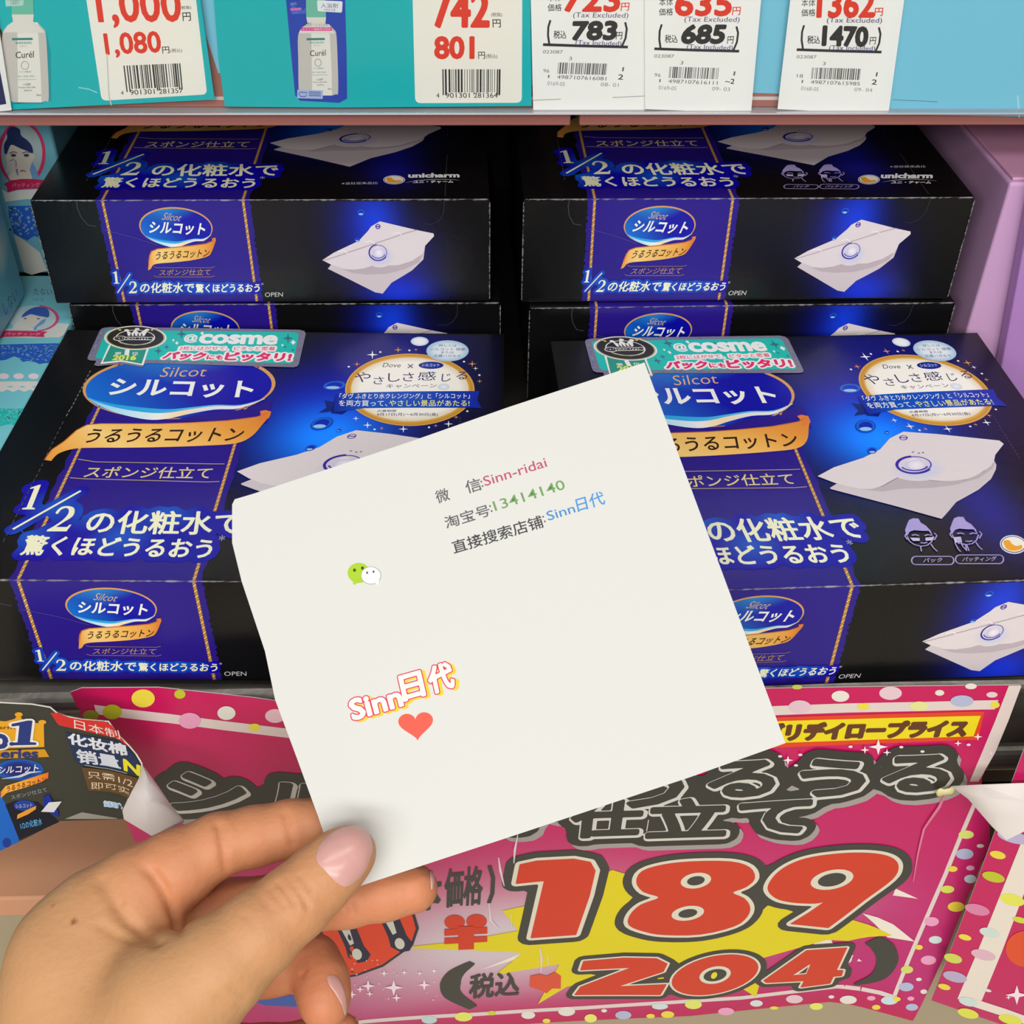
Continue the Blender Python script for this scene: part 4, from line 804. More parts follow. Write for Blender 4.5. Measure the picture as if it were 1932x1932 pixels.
A.poly(g([(40, 685), (120, 645), (240, 628), (360, 628), (480, 640), (440, 735), (300, 738), (180, 750), (85, 778), (75, 715)]), C(190, 34, 84)); A.text('パッティング', *g([(135, 672), (440, 668), (135, 722)]), C(226, 150, 176))
A.poly(g([(20, 740), (85, 780), (200, 752), (440, 740), (480, 860), (300, 850), (60, 880)]), PALE); A.poly(g([(90, 930), (340, 925), (600, 930), (600, 1330), (380, 1260), (300, 1310), (260, 1290), (150, 1230), (100, 1050)]), LACE)
L = A.hist[-1][2] + 1
for i in range(60):
    x, y = rnd.uniform(110, 420), rnd.uniform(940, 1240); r = rnd.uniform(9, 22); P = A.q(g([(x - r, y), (x, y - r), (x + r, y), (x, y + r)])); A.put(P, [(0, 1, 2, 3)], C(120, 170, 214), L)
A.poly(g([(150, 1240), (270, 1310), (440, 1440), (520, 1640), (350, 1690), (270, 1660)]), C(204, 200, 190))
pack('cotton_pack', raw, [A], 'pale blue cotton pack standing at back left, portrait of woman with dark bun', 'cotton pack', PG, M_FILM)
# pack cut by the left edge of the photo
raw = soft_box(Raw(), -.26, -.1845, .315, .4548, ZT + .0002, HC - .178, .004, C(96, 160, 180))
A = Art(lambda x, y: (lambda p: (p.y, p.z))(at_x(x, y, -.1845)), lambda a, b, h: (-.1845 + h, a, b)); A.text('しない', (4, 572), (29, 540), (10, 596), C(70, 90, 130))
A.disc((2, 470), 16, 60, [(0, C(190, 200, 190)), (.6, C(140, 180, 190)), (1, C(96, 160, 180))], 30)
pack('cotton_pack', raw, [A], 'pale blue pack on the lying one, cut off by the photo\'s left edge', 'cotton pack', PG, M_FILM)
# ------------------------------------------------------------------ lilac cartons at the right
M_LILAC = mat('lilac_carton', C(200, 158, 200), .35, noise=.03, nscale=20, bump=.05, bscale=40)
M_LILAC2 = mat('violet_carton', C(176, 130, 196), .4, noise=.04, nscale=14, bump=.05, bscale=40)
bm = bmesh.new(); x0 = .2095; YA = .4240; zt = HC - .187
add_box(bm, x0, x0 + .075, YA, YA + .11, ZS, zt, .0012, 3); t = empty('lilac_carton', (x0, YA, ZS), 'pink lilac carton with flat lid, beside the topmost right black carton', 'box')
o = bmesh_obj('carton_body', bm, M_LILAC); o.parent = t; o.location = (-x0, -YA, -ZS)
bm = bmesh.new(); add_box(bm, .0015, .0735, .002, .108, zt - ZS, zt - ZS + .0012, .0004); o = bmesh_obj('lid_flap', bm, mat('lid_pink', C(214, 160, 196), .3), t)
bm = bmesh.new(); p, q = at_y(1925, 390, .4160), at_y(1880, 650, .4160)
add_box(bm, 0, .07, 0, .0065, 0, .11, .0008, 2); o = bmesh_obj('violet_carton', bm, M_LILAC2); o.location = (q.x + .0082, .4160, ZS + .0004); o.rotation_euler = (0, -math.atan2(q.x - p.x, p.z - q.z) * .95, 0)
tag(o, 'flat violet carton leaning in front of the lilac carton, at the right edge', 'box')
# ------------------------------------------------------------------ pink price poster
def refine(me, L):
    bm = bmesh.new(); bm.from_mesh(me); bmesh.ops.triangulate(bm, faces=[f for f in bm.faces if len(f.verts) > 4])
    for _ in range(5):
        es = [e for e in bm.edges if e.calc_length() > L]
        if not es: break
        bmesh.ops.subdivide_edges(bm, edges=es, cuts=1, use_grid_fill=False)
        bmesh.ops.triangulate(bm, faces=[f for f in bm.faces if len(f.verts) > 4])
    bm.to_mesh(me); bm.free()
class Curved(Art):
    """printing on a hanging sheet whose depth is Yf(x, z); printed flat first, bent when the mesh is made"""
    def __init__(s, Yf, dz=8e-5):
        s.Yf = Yf
        def t2(x, y):
            Y = .255
            for _ in range(6): p = at_y(x, y, Y); Y = Yf(p.x, p.z)
            return (p.x, p.z)
        super().__init__(t2, lambda a, b, h: (a, -h, b), dz)
    def done(s, name, label, cat, group, m, th=.00025, L=.006):
        me = s.mesh(name); refine(me, L)
        for v in me.vertices: v.co.y += s.Yf(v.co.x, v.co.z)
        me.materials.append(m); return tag(recenter(link(name, me, None)), label, cat, group)
    def backed(s, left, right, nu, nv, col, th=.0003, top=None, bot=None):
        """the sheet itself: front grid and plain back between its edges, given in photo pixels"""
        def along(P, t, ax):
            c = [abs(p[ax] - P[0][ax]) for p in P]; x = t * c[-1]
            i = max(0, min(len(P) - 2, sum(1 for q in c if q <= x) - 1)); f = (x - c[i]) / (c[i + 1] - c[i] + 1e-12); return np.array(P[i]) * (1 - f) + np.array(P[i + 1]) * f
        Lp, Rp = s.q(left), s.q(right); Tp = s.q(top) if top else [Lp[0], Rp[0]]; Bp = s.q(bot) if bot else [Lp[-1], Rp[-1]]
        P, F, K = [], [], []
        for j in range(nv + 1):
            v = j / nv; a, b = along(Lp, v, 1), along(Rp, v, 1)
            for i in range(nu + 1):
                u = i / nu; lt = np.array(Lp[0]) * (1 - u) + np.array(Rp[0]) * u; lb = np.array(Lp[-1]) * (1 - u) + np.array(Rp[-1]) * u
                P.append(tuple(a + (b - a) * u + (along(Tp, u, 0) - lt) * (1 - v) + (along(Bp, u, 0) - lb) * v)); K.append(col(u, v))
        for j in range(nv):
            for i in range(nu): a = j * (nu + 1) + i; F.append((a, a + nu + 1, a + nu + 2, a + 1))
        s.put(P, F, K); n = len(s.V); s.V += [(p[0], th, p[1]) for p in P]; s.K += [C(232, 230, 226)] * len(P); s.F += [tuple(n + i for i in f[::-1]) for f in F]
def YP(x, z):
    y = .2515 + .17 * max(0, -.047 - x) + 9.5e-3 * (1 - math.exp(-max(0, x + .047) / .085))
    t = max(0, min(1, (HC - .277 - z) / .21)); xf = .176 - .020 * t
    if x > xf: y -= (x - xf) * .28 * t
    return y
A = Curved(YP)
PK = C(212, 20, 98); HOT = C(206, 40, 110)
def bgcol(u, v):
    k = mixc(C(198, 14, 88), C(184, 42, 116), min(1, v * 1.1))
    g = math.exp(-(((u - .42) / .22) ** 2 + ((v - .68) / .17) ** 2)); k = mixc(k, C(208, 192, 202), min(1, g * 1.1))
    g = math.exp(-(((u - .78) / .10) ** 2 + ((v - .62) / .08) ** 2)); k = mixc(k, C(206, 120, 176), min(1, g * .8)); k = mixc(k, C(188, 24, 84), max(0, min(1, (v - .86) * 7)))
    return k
A.backed([(133, 1306), (150, 1345), (200, 1465), (260, 1600), (300, 1700), (345, 1830), (390, 1958)], [(1926, 1293), (1885, 1388), (1850, 1474), (1866, 1520), (1868, 1590), (1826, 1691), (1783, 1800), (1748, 1876), (1722, 1926)], 72, 60, bgcol, top=[(133, 1306), (150, 1298), (300, 1297), (475, 1316), (560, 1328), (760, 1338), (1100, 1318), (1450, 1299), (1926, 1293)], bot=[(390, 1958), (900, 1938), (1300, 1917), (1615, 1897), (1722, 1926)])
q5 = lambda pts: [(560 + x * .3623, 1532 + y * .3623) for x, y in pts]; q6 = lambda pts: [(1232 + x * .3623, 1532 + y * .3623) for x, y in pts]; q4 = lambda pts: [(1232 + x * .3623, 1250 + y * .3623) for x, y in pts]; q1 = lambda pts: [(x * .3209, 1270 + y * .3209) for x, y in pts]
CRM = C(222, 206, 202)
# frame lines and border dots
A.line([(180, 1338), (231, 1345), (320, 1355), (420, 1368), (545, 1383), (700, 1392), (900, 1388), (1100, 1370), (1300, 1350), (1464, 1340), (1600, 1335), (1750, 1332), (1880, 1329)], .0046, CRM)
A.strip([(1903, 1293), (1877, 1360), (1852, 1420), (1829, 1474)], [(1927, 1293), (1902, 1360), (1877, 1420), (1846, 1474)], CRM); A.line([(1842, 1508), (1812, 1578), (1784, 1648), (1750, 1726), (1715, 1808), (1687, 1879)], .0016, CRM)
A.line([(420, 1946), (550, 1938), (685, 1927), (900, 1913), (1100, 1901), (1259, 1891), (1400, 1882), (1623, 1865)], .0030, CRM); A.line([(1625, 1865), (1660, 1872), (1690, 1882)], .0030, CRM)
YE, GR, LP, GY, LB = C(232, 216, 70), C(190, 196, 40), C(232, 160, 196), C(226, 222, 214), C(176, 184, 214)
for p, rx, ry, k in ((q1([(842, 147)])[0], 22, 17, YE), (q1([(1058, 122)])[0], 10.5, 8.5, GR), (q1([(660, 225)])[0], 18, 14, GR), (q1([(535, 245)])[0], 15, 10, C(150, 150, 40)), (q1([(1332, 232)])[0], 17, 13, GY), (q1([(1116, 277)])[0], 21, 15, LP), (q1([(1618, 250)])[0], 19, 13, C(232, 190, 200)), (q1([(1497, 315)])[0], 11.5, 7, YE), ((620, 1352), 16, 12, YE), ((1250, 1322), 18, 12, LP)): A.disc(p, rx, ry, k, 28)
for (x, y), rx, ry, k in (((975, 173), 46, 29, GY), ((1236, 157), 59, 35, C(226, 196, 206)), ((1492, 156), 24, 15, GY), ((1655, 122), 30, 15, GY), ((763, 228), 58, 34, C(222, 190, 206)), ((1094, 226), 30, 18, YE), ((1385, 225), 47, 25, C(224, 224, 150)), ((1608, 198), 60, 30, LB), ((1764, 165), 29, 15, C(232, 200, 210)), ((1780, 218), 24, 17, YE), ((750, 126), 27, 12, C(190, 200, 80))): A.disc(q4([(x, y)])[0], rx * .3623, ry * .3623, k, 26)
for (x, y), rx, ry, k in (((1630, 115), 40, 22, C(214, 222, 120)), ((1704, 175), 19, 10, GY), ((1622, 216), 46, 28, LB), ((1560, 294), 25, 15, YE), ((1652, 290), 22, 13, C(236, 170, 206)), ((1652, 347), 32, 22, C(196, 222, 232)), ((1532, 400), 36, 20, C(210, 220, 90)), ((1578, 492), 44, 26, YE), ((1450, 568), 38, 24, LP), ((1470, 664), 34, 20, C(206, 226, 226)), ((1384, 702), 20, 13, YE), ((1434, 770), 40, 24, LP), ((1322, 818), 32, 20, C(206, 216, 110)), ((1384, 870), 15, 9, GY), ((1318, 908), 38, 23, LB), ((1410, 934), 18, 12, GY), ((1342, 970), 18, 11, LP), ((1230, 978), 44, 22, C(196, 220, 226)), ((1268, 970), 20, 12, YE), ((1348, 1015), 32, 18, LB), ((1162, 1016), 22, 13, YE), ((1136, 968), 22, 12, LP), ((1016, 976), 44, 22, GY), ((928, 960), 15, 9, GY), ((850, 1010), 34, 18, C(226, 230, 110)), ((736, 972), 44, 22, C(226, 196, 206)), ((630, 1018), 22, 9, YE), ((538, 994), 33, 17, C(214, 222, 222)), ((380, 1036), 42, 20, LP), ((210, 1000), 44, 24, C(222, 228, 110)), ((76, 1052), 34, 18, YE), ((36, 1010), 42, 16, C(206, 222, 222))): A.disc(q6([(x, y)])[0], rx * .3623, ry * .3623, k, 24)
for (x, y), rx, ry, k in (((868, 1064), 46, 24, C(226, 230, 110)), ((1015, 1044), 22, 12, C(200, 210, 60)), ((1205, 1055), 36, 20, GY), ((1300, 1085), 20, 12, YE), ((1405, 1036), 44, 24, GY), ((1530, 1072), 32, 22, C(230, 230, 110)), ((1600, 1032), 15, 9, GY), ((1700, 1055), 42, 22, LB), ((1842, 1060), 22, 12, YE), ((690, 1080), 40, 20, C(190, 214, 214))): A.disc(q5([(x, y)])[0], rx * .3623, ry * .3623, k, 24)
# yellow banner
A.poly([(1385, 1362), (1471, 1352), (1857, 1341), (1845, 1395), (1482, 1409), (1380, 1412)], C(222, 66, 30)); A.poly([(1390, 1368), (1471, 1359), (1850, 1349), (1836, 1388), (1482, 1400), (1386, 1404)], C(234, 214, 24)); A.text('エブリデイロープライス', (1404, 1367), (1828, 1357), (1399, 1397), C(96, 52, 24), bold=.0007)
# starburst
A.poly([(985, 1797), (905, 1830), (985, 1806), (1016, 1790)], C(234, 226, 214)); A.poly(q6([(1265, 398), (1380, 450), (1230, 430)]), C(234, 226, 214)); A.poly(q6([(1090, 525), (1250, 582), (1362, 672), (1220, 650)]), C(234, 226, 214)); A.poly(q6([(820, 670), (925, 660), (940, 690), (850, 700)]), C(234, 226, 214)); A.poly(q6([(1030, 740), (1088, 775), (1010, 785)]), C(234, 220, 220))
A.poly([(779, 1784), (860, 1776), (977, 1755), (948, 1717), (1000, 1706), (1155, 1640), (1260, 1672), (1450, 1700), (1560, 1720), (1683, 1764), (1600, 1774), (1560, 1772), (1440, 1806), (1440, 1830), (1426, 1880), (1397, 1862), (1200, 1842), (1070, 1860), (1015, 1893), (1055, 1818), (935, 1838), (985, 1797), (965, 1795), (780, 1788)], C(222, 206, 22))
# price figures: red, cream, charcoal
CH = C(62, 62, 58); RD = C(206, 58, 34); CR = C(220, 214, 196)
def figures(lst, r1, r2, holes):
    jobs = []
    for pts, sm in lst:
        P = np.array(A.q(catmull(pts, sm) if sm else pts)); jobs.append((P, [(i, (i + 1) % len(P)) for i in range(len(P))]))
    A.fat(jobs, r2, CH); A.fat(jobs, r1, CR); A.fat(jobs, .0004, RD)
    for c, rx, ry, tl, col in holes: A.disc(c, rx, ry, col, 28, tilt=tl)
H = []
for (c, rx, ry, tl, f) in ((q6([(222, 350)])[0], 29, 14.5, -.16, .58), (q6([(180, 520)])[0], 31, 13.5, -.16, .58), (q6([(930, 345)])[0], 41, 18, -.2, .66)): H += [(c, rx, ry, tl, CR), (c, rx * f, ry * f, tl, CH)]
figures([(q5([(1165, 268), (1250, 250), (1440, 240), (1525, 256), (1550, 300), (1520, 430), (1450, 632), (1222, 648), (1292, 350), (1145, 365)]), 0),
         ([(1304, 1624), (1377, 1624), (1413, 1635), (1422, 1655), (1406, 1671), (1380, 1682), (1402, 1693), (1413, 1709), (1408, 1727), (1384, 1745), (1322, 1760), (1254, 1761), (1217, 1755), (1188, 1743), (1190, 1724), (1210, 1705), (1245, 1691), (1215, 1680), (1202, 1662), (1212, 1642), (1250, 1630)], 3),
         (q6(catmull([(905, 455), (840, 468), (720, 462), (640, 440), (600, 390), (640, 320), (720, 265), (830, 230), (1000, 210), (1150, 212), (1240, 235), (1272, 280), (1240, 345), (1100, 450), (1000, 528), (910, 595)], 4, False) + [(720, 575), (810, 520)]), 0)], .0021, .0056, H)
c0 = q6([(322, 842)])[0]
figures([(q5([(1495, 772), (1700, 755), (1870, 758), (1925, 785), (1905, 825), (1660, 905), (1920, 893), (1890, 945), (1450, 945), (1480, 905), (1750, 802), (1480, 816)]), 0),
         ([(c0[0] + 80 * math.cos(t) * 1 + 0 * math.sin(t), c0[1] - 14 * math.cos(t) + 35 * math.sin(t)) for t in np.linspace(0, 2 * math.pi, 36, endpoint=False)], 0),
         (q6([(578, 872), (800, 716), (1005, 702), (950, 820), (985, 820), (978, 846), (935, 850), (918, 886), (772, 905), (790, 872), (592, 882)]), 0)], .0014, .0040, [(c0, 30, 16, -.2, CR), (c0, 22, 11, -.2, CH), ((c0[0] - 2, c0[1]), 7, 5, -.9, C(226, 216, 40))])
A.poly(q6([(728, 842), (818, 784), (796, 836)]), CR); A.poly(q6([(758, 834), (806, 800), (794, 830)]), CH)
_c = catmull(q5([(915, 780), (830, 835), (800, 890), (815, 950), (920, 1015)]), 6, False); A.line(_c, list(np.interp(np.linspace(0, 4, len(_c)), range(5), [.003, .0072, .0086, .0076, .004])), CH)
_c = catmull(q6([(1140, 660), (1195, 700), (1218, 770), (1170, 850), (1045, 895)]), 6, False); A.line(_c, list(np.interp(np.linspace(0, 4, len(_c)), range(5), [.008, .0095, .0085, .006, .001])), CH)
A.text('税込', *q5([(905, 842), (1165, 828), (898, 966)]), CH, bold=.00035); A.text('本', *q5([(640, 340), (752, 325), (628, 510)]), CH, bold=.0007); A.text('価格', *q5([(775, 296), (972, 278), (770, 494)]), CH, bold=.00028); A.line(q5([(1003, 276), (1022, 340), (1018, 420), (1000, 470)]), .0016, CH)
for p in ((822, 570), (936, 566)): A.disc(q5([p])[0], 19.5, 13.5, RD, 26)
A.poly(q5([(768, 606), (992, 594), (992, 628), (768, 640)]), RD); A.poly(q5([(768, 652), (992, 642), (992, 672), (768, 684)]), RD); A.poly(q5([(840, 590), (922, 588), (922, 708), (842, 712)]), RD)
A.poly(q5([(1215, 850), (1262, 840), (1300, 850), (1345, 828), (1376, 850), (1374, 916), (1330, 915), (1300, 940), (1270, 925), (1212, 905)]), C(216, 80, 56))
# black product name with cream outlines, grey drop behind it
def title(lst, r):
    jobs = []
    for ch, tl, tr, bl in lst:
        v, f, ed = glyphs(ch); a, b, c = [np.array(A.to2(*p)) for p in (tl, tr, bl)]; x, y = v[:, :1], 1 - v[:, 1:]; jobs.append((a + (b - a) * x + (c - a) * y, ed))
    d = np.array((.0018, -.0028)); A.fat([(P + d, e) for P, e in jobs], r, C(160, 152, 150)); A.fat(jobs, r, C(52, 52, 48)); e2 = np.array((.0005, -.0006)); A.fat([(P + e2, e) for P, e in jobs], .0021, C(206, 204, 198), cell=.0005); A.fat(jobs, .0011, C(52, 52, 48), cell=.0004)
title([('シ', *q1([(1010, 580), (1440, 610), (1000, 790)])), ('ル', *q1([(1570, 640), (1990, 660), (1530, 870)])), ('コ', (690, 1490), (810, 1494), (680, 1560)), ('ッ', (850, 1510), (930, 1512), (840, 1560)), ('ト', (980, 1480), (1070, 1478), (970, 1560))], .0062)
title([('う', (1165, 1445), (1290, 1440), (1160, 1520)), ('る', *q4([(310, 515), (640, 505), (290, 690)])), ('う', *q4([(780, 500), (1100, 510), (770, 680)])), ('る', *q4([(1215, 485), (1545, 478), (1200, 662)])), ('仕', (1085, 1510), (1212, 1506), (1078, 1576)), ('立', (1226, 1508), (1372, 1504), (1222, 1576)), ('て', *q4([(460, 720), (815, 712), (450, 878)]))], .0060)
# two exclamation marks on a red field
A.poly(q5([(150, 520), (300, 480), (560, 470), (615, 530), (636, 600), (605, 690), (450, 800), (270, 856), (60, 860), (60, 600)]), C(44, 44, 60)); A.poly(q5([(150, 528), (300, 488), (560, 478), (602, 535), (620, 600), (592, 684), (445, 788), (270, 844), (60, 850), (60, 600)]), C(222, 66, 36))
for dx, dy in ((0, 0), (222, -55), (-170, 40)):
    A.poly(q5([(205 + dx, 590 + dy), (300 + dx, 570 + dy), (350 + dx, 690 + dy), (385 + dx, 735 + dy), (365 + dx, 770 + dy), (320 + dx, 778 + dy), (268 + dx, 750 + dy), (255 + dx, 700 + dy)]), C(34, 34, 62)); A.poly(q5([(228 + dx, 596 + dy), (272 + dx, 588 + dy), (298 + dx, 676 + dy), (278 + dx, 686 + dy)]), C(206, 206, 196)); A.disc(q5([(314 + dx, 732 + dy)])[0], 9, 11, C(206, 206, 196), 18, tilt=-.4)
A.poly([(470, 1885), (520, 1872), (600, 1886), (590, 1900), (500, 1896)], C(60, 90, 170))
rs = random.Random(4)
def star(p, r, k=C(246, 226, 236)):
    x, y = p; A.poly([(x - r, y), (x - r * .2, y - r * .18), (x, y - r * .85), (x + r * .2, y - r * .18), (x + r, y), (x + r * .2, y + r * .18), (x, y + r * .85), (x - r * .2, y + r * .18)], k)
for p, r in (((505, 908), 50), ((664, 896), 34), ((372, 898), 38), ((288, 948), 26), ((455, 832), 22), ((380, 938), 20), ((520, 960), 26), ((640, 832), 16), ((715, 822), 18), ((560, 828), 18), ((330, 915), 22)): star(q5([p])[0], r * .3623)
for p, r in (((1170, 430), 50), ((1100, 445), 24), ((1215, 458), 22), ((700, 498), 28), ((1585, 412), 20), ((1690, 382), 24), ((1760, 470), 16)): star(q4([p])[0], r * .3623)
for i in range(26): A.disc(q5([(rs.uniform(280, 760), rs.uniform(740, 985))])[0], rs.uniform(.8, 1.8), rs.uniform(.6, 1.3), C(240, 214, 228), 8)
for p in ((765, 472), (1026, 430), (1290, 432), (1400, 455), (1640, 420), (660, 480), (742, 525)): A.disc(q4([p])[0], 4, 2.4, C(240, 214, 224), 10)
# wrinkles in its clear film
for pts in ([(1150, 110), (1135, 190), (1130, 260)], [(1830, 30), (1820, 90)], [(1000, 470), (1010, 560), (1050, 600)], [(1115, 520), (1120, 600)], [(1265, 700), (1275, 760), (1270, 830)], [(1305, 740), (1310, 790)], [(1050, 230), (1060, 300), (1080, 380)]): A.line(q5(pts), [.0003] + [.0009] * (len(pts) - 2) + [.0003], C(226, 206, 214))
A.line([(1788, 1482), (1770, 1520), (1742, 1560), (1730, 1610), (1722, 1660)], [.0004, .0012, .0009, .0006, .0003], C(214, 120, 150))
A.done('price_poster', 'pink polka dot poster with large red figures 189 and 204, below the rail', 'poster', 'pink price posters', M_POSTER)
# ------------------------------------------------------------------ second poster at the right and the white flap over it
A = Curved(lambda x, z: .2478 + .10 * max(0, .188 - x))
A.backed([(1940, 1392), (1908, 1478), (1880, 1562), (1848, 1650), (1808, 1755), (1757, 1887)], [(2150, 1400), (2120, 1500), (2090, 1620), (2070, 1730), (2050, 1860), (2040, 1985)], 20, 20, lambda u, v: C(196, 22, 94) if v < .9 else C(190, 34, 98))
A.strip([(1988, 1440), (1930, 1580), (1890, 1680), (1848, 1785), (1806, 1884)], [(2030, 1440), (1966, 1600), (1926, 1700), (1890, 1795), (1850, 1892)], C(232, 222, 210)); A.line([(1828, 1888), (1890, 1908), (1990, 1944)], .005, C(232, 222, 210))
for (x, y), rx, ry, k in (((1795, 222), 42, 20, YE), ((1772, 336), 60, 26, GR), ((1870, 455), 66, 30, C(226, 228, 90)), ((1688, 506), 66, 28, C(214, 130, 170)), ((1910, 560), 40, 15, C(206, 216, 60)), ((1752, 626), 54, 24, C(206, 222, 216)), ((1624, 650), 34, 15, YE), ((1720, 742), 66, 26, C(222, 180, 196)), ((1562, 760), 48, 24, C(206, 214, 90)), ((1572, 856), 64, 27, C(184, 170, 204)), ((1516, 908), 33, 15, YE), ((1640, 985), 50, 22, C(206, 222, 222)), ((1740, 926), 22, 8, GY), ((1640, 1046), 56, 24, C(222, 224, 80)), ((1860, 1078), 64, 24, C(224, 226, 80)), ((1880, 130), 90, 30, C(190, 180, 214))): A.disc(q6([(x, y)])[0], rx * .3623, ry * .3623, k, 26, tilt=.25)
A.disc((1935, 1790), 38, 34, C(222, 76, 36), 30); star((1918, 1876), 22); star((1902, 1880), 6)
A.done('price_poster', 'pink polka dot poster cut off at the lower right, under white flap', 'poster', 'pink price posters', M_POSTER)
M_BACKP = mat('white_paper_back', C(214, 206, 202), .6, noise=.02, nscale=30)
def curl(name, rows, Yf, th, label, cat, parent=None):
    """paper sheet from rows of photo pixels, each row with its own depth"""
    V, F = [], []; nr, nc = len(rows), len(rows[0][1])
    for s in (0, 1):
        for Y, pts in rows:
            for i, p in enumerate(pts): y = Y[i] if isinstance(Y, (list, tuple)) else Y; V.append(tuple(at_y(*p, y) + Vector((0, th * s, 0))))
    for j in range(nr - 1):
        for i in range(nc - 1):
            a = j * nc + i; F += [(a, a + nc, a + nc + 1, a + 1), (nr * nc + a, nr * nc + a + 1, nr * nc + a + nc + 1, nr * nc + a + nc)]
    me = bpy.data.meshes.new(name); me.from_pydata(V, [], F); me.materials.append(M_BACKP)
    o = link(name, me, None, smooth=True)
    if parent is None: recenter(o); tag(o, label, cat)
    else:
        o.parent = parent; o.location = -parent.location
        if label: o['label'] = label
    return o
curl('paper_flap', [([.2560, .2470, .2455, .2450], [(1794, 1484), (1850, 1481), (1932, 1478), (2010, 1476)]), ([.2545, .2425, .2420, .2425], [(1800, 1488), (1862, 1506), (1936, 1512), (2010, 1512)]), ([.2490, .2400, .2400, .2410], [(1826, 1507), (1880, 1540), (1940, 1545), (2010, 1545)]), ([.2400, .2380, .2390, .2400], [(1872, 1560), (1899, 1585), (1932, 1569), (2010, 1540)])], None, .0002, 'white paper flap curling over the lower right poster', 'paper')
bm = bmesh.new(); p = at_y(1784, 1494, .2575); bmesh.ops.create_uvsphere(bm, u_segments=10, v_segments=6, radius=.0022); bm.verts.ensure_lookup_table()
for v in bm.verts: v.co = Vector((v.co.x * 1.6 + v.co.z * .5, v.co.y * .35, v.co.z)) + Vector((0, 0, .001 * math.sin(v.co.x * 2500)))
o = bmesh_obj('tape_scrap', bm, mat('yellowed_tape', C(214, 206, 150), .5), loc=p, smooth=True); tag(o, 'torn yellowed tape scrap at the tip of the white flap', 'tape')
# dark bracket seen between the two posters
bm = bmesh.new(); add_box(bm, .16, .26, .2725, .2745, zr - .10, zr - .058, .0005); extrude_profile(bm, [(.2725, zr - .036)] + [(.2725 - .006 * math.sin(R(a)), zr - .042 + .006 * math.cos(R(a))) for a in range(15, 166, 15)] + [(.2725, zr - .048)], .16, .4)
tag(bmesh_obj('rail_bracket', bm, M_RAIL), 'dark metal bracket bar behind the right posters', 'bracket')
# ------------------------------------------------------------------ leaflet at the lower left
def YL(x, z): return .2478 - .22 * max(0, -.118 - x) * 0 - .9 * max(0, x + .1165) * max(0, min(1, (HC - .30 - z) / .04))
A = Curved(YL, 6e-5); e1 = lambda pts: [(x * .18634, 1280 + y * .18634) for x, y in pts]
P = [(-60, 1324), (0, 1325), (60, 1328), (95, 1334), (108, 1345), (125, 1351), (155, 1357), (205, 1361), (222, 1385), (245, 1408), (268, 1441), (264, 1466), (248, 1495), (232, 1530), (233, 1545), (112, 1549), (60, 1576), (0, 1605), (-60, 1632)]
DKL = C(58, 58, 50)
A.poly(P, DKL); n = len(A.V); Q = A.q(P); A.V += [(a, .0003, b) for a, b in Q]; A.K += [C(226, 222, 218)] * len(Q); A.F.append(tuple(n + i for i in range(len(Q)))[::-1])
A.line(P[1:14], .0005, C(226, 222, 216))
A.poly(e1([(-330, 900), (10, 1180), (60, 1270), (200, 1650), (0, 1740), (-330, 1880)]), C(16, 96, 190)); A.disc(e1([(70, 1660)])[0], 8, 9, C(20, 50, 140), 18); A.poly(e1([(55, 1275), (160, 1235), (380, 1245), (600, 1450), (200, 1630)]), C(16, 16, 34))
A.poly(e1([(-320, 400), (60, 430), (150, 405), (180, 370), (205, 375), (235, 420), (390, 450), (420, 430), (445, 450), (450, 690), (-320, 720)]), C(222, 160, 30)); A.disc(e1([(192, 360)])[0], 7.5, 4.5, C(222, 160, 30), 16); A.disc(e1([(430, 437)])[0], 7.5, 4.2, C(222, 160, 30), 16)
A.text('unicharm', *e1([(-250, 480), (155, 470), (-250, 515)]), C(120, 70, 20), off=.02); A.text('No', *e1([(-250, 480), (75, 500), (-250, 680)]), C(36, 54, 120), halo=[(.0012, C(226, 222, 214))], bold=.0005)
v, f, e = SERIF1; A.text(SERIF1, *e1([(135, 425), (390, 420), (110, 660)]), C(36, 54, 120), halo=[(.0011, C(226, 222, 214))], bold=.0003); A.disc(e1([(125, 650)])[0], 5, 3.5, C(36, 54, 120), 14)
A.poly(e1([(-320, 735), (455, 712), (500, 790), (-320, 820)]), C(206, 146, 24)); A.text('series', *e1([(-60, 720), (385, 715), (-60, 795)]), C(40, 50, 110), bold=.0002)
A.disc(e1([(200, 920)])[0], 45, 20, [(0, C(24, 24, 90)), (.6, C(20, 40, 120)), (1, C(20, 90, 180))], 36); A.text('シルコット', *e1([(-10, 890), (400, 865), (-20, 965)]), C(226, 226, 224), off=.015); A.line(e1([(20, 1010), (200, 985), (300, 945), (420, 935)]), .0012, C(190, 200, 216), taper=True)
A.strip(e1([(10, 1140), (60, 1080), (250, 1020), (400, 970), (495, 940)]), e1([(12, 1205), (70, 1150), (260, 1095), (420, 1040), (490, 1000)]), [C(226, 130, 40), C(240, 180, 70), C(232, 140, 40), C(222, 110, 30)]); A.text('うるうるコットン', *e1([(70, 1085), (470, 985), (70, 1140)]), C(60, 30, 16), off=.015)
A.text('スポンジ仕立て', *e1([(110, 1175), (470, 1090), (125, 1215)]), C(150, 160, 170))
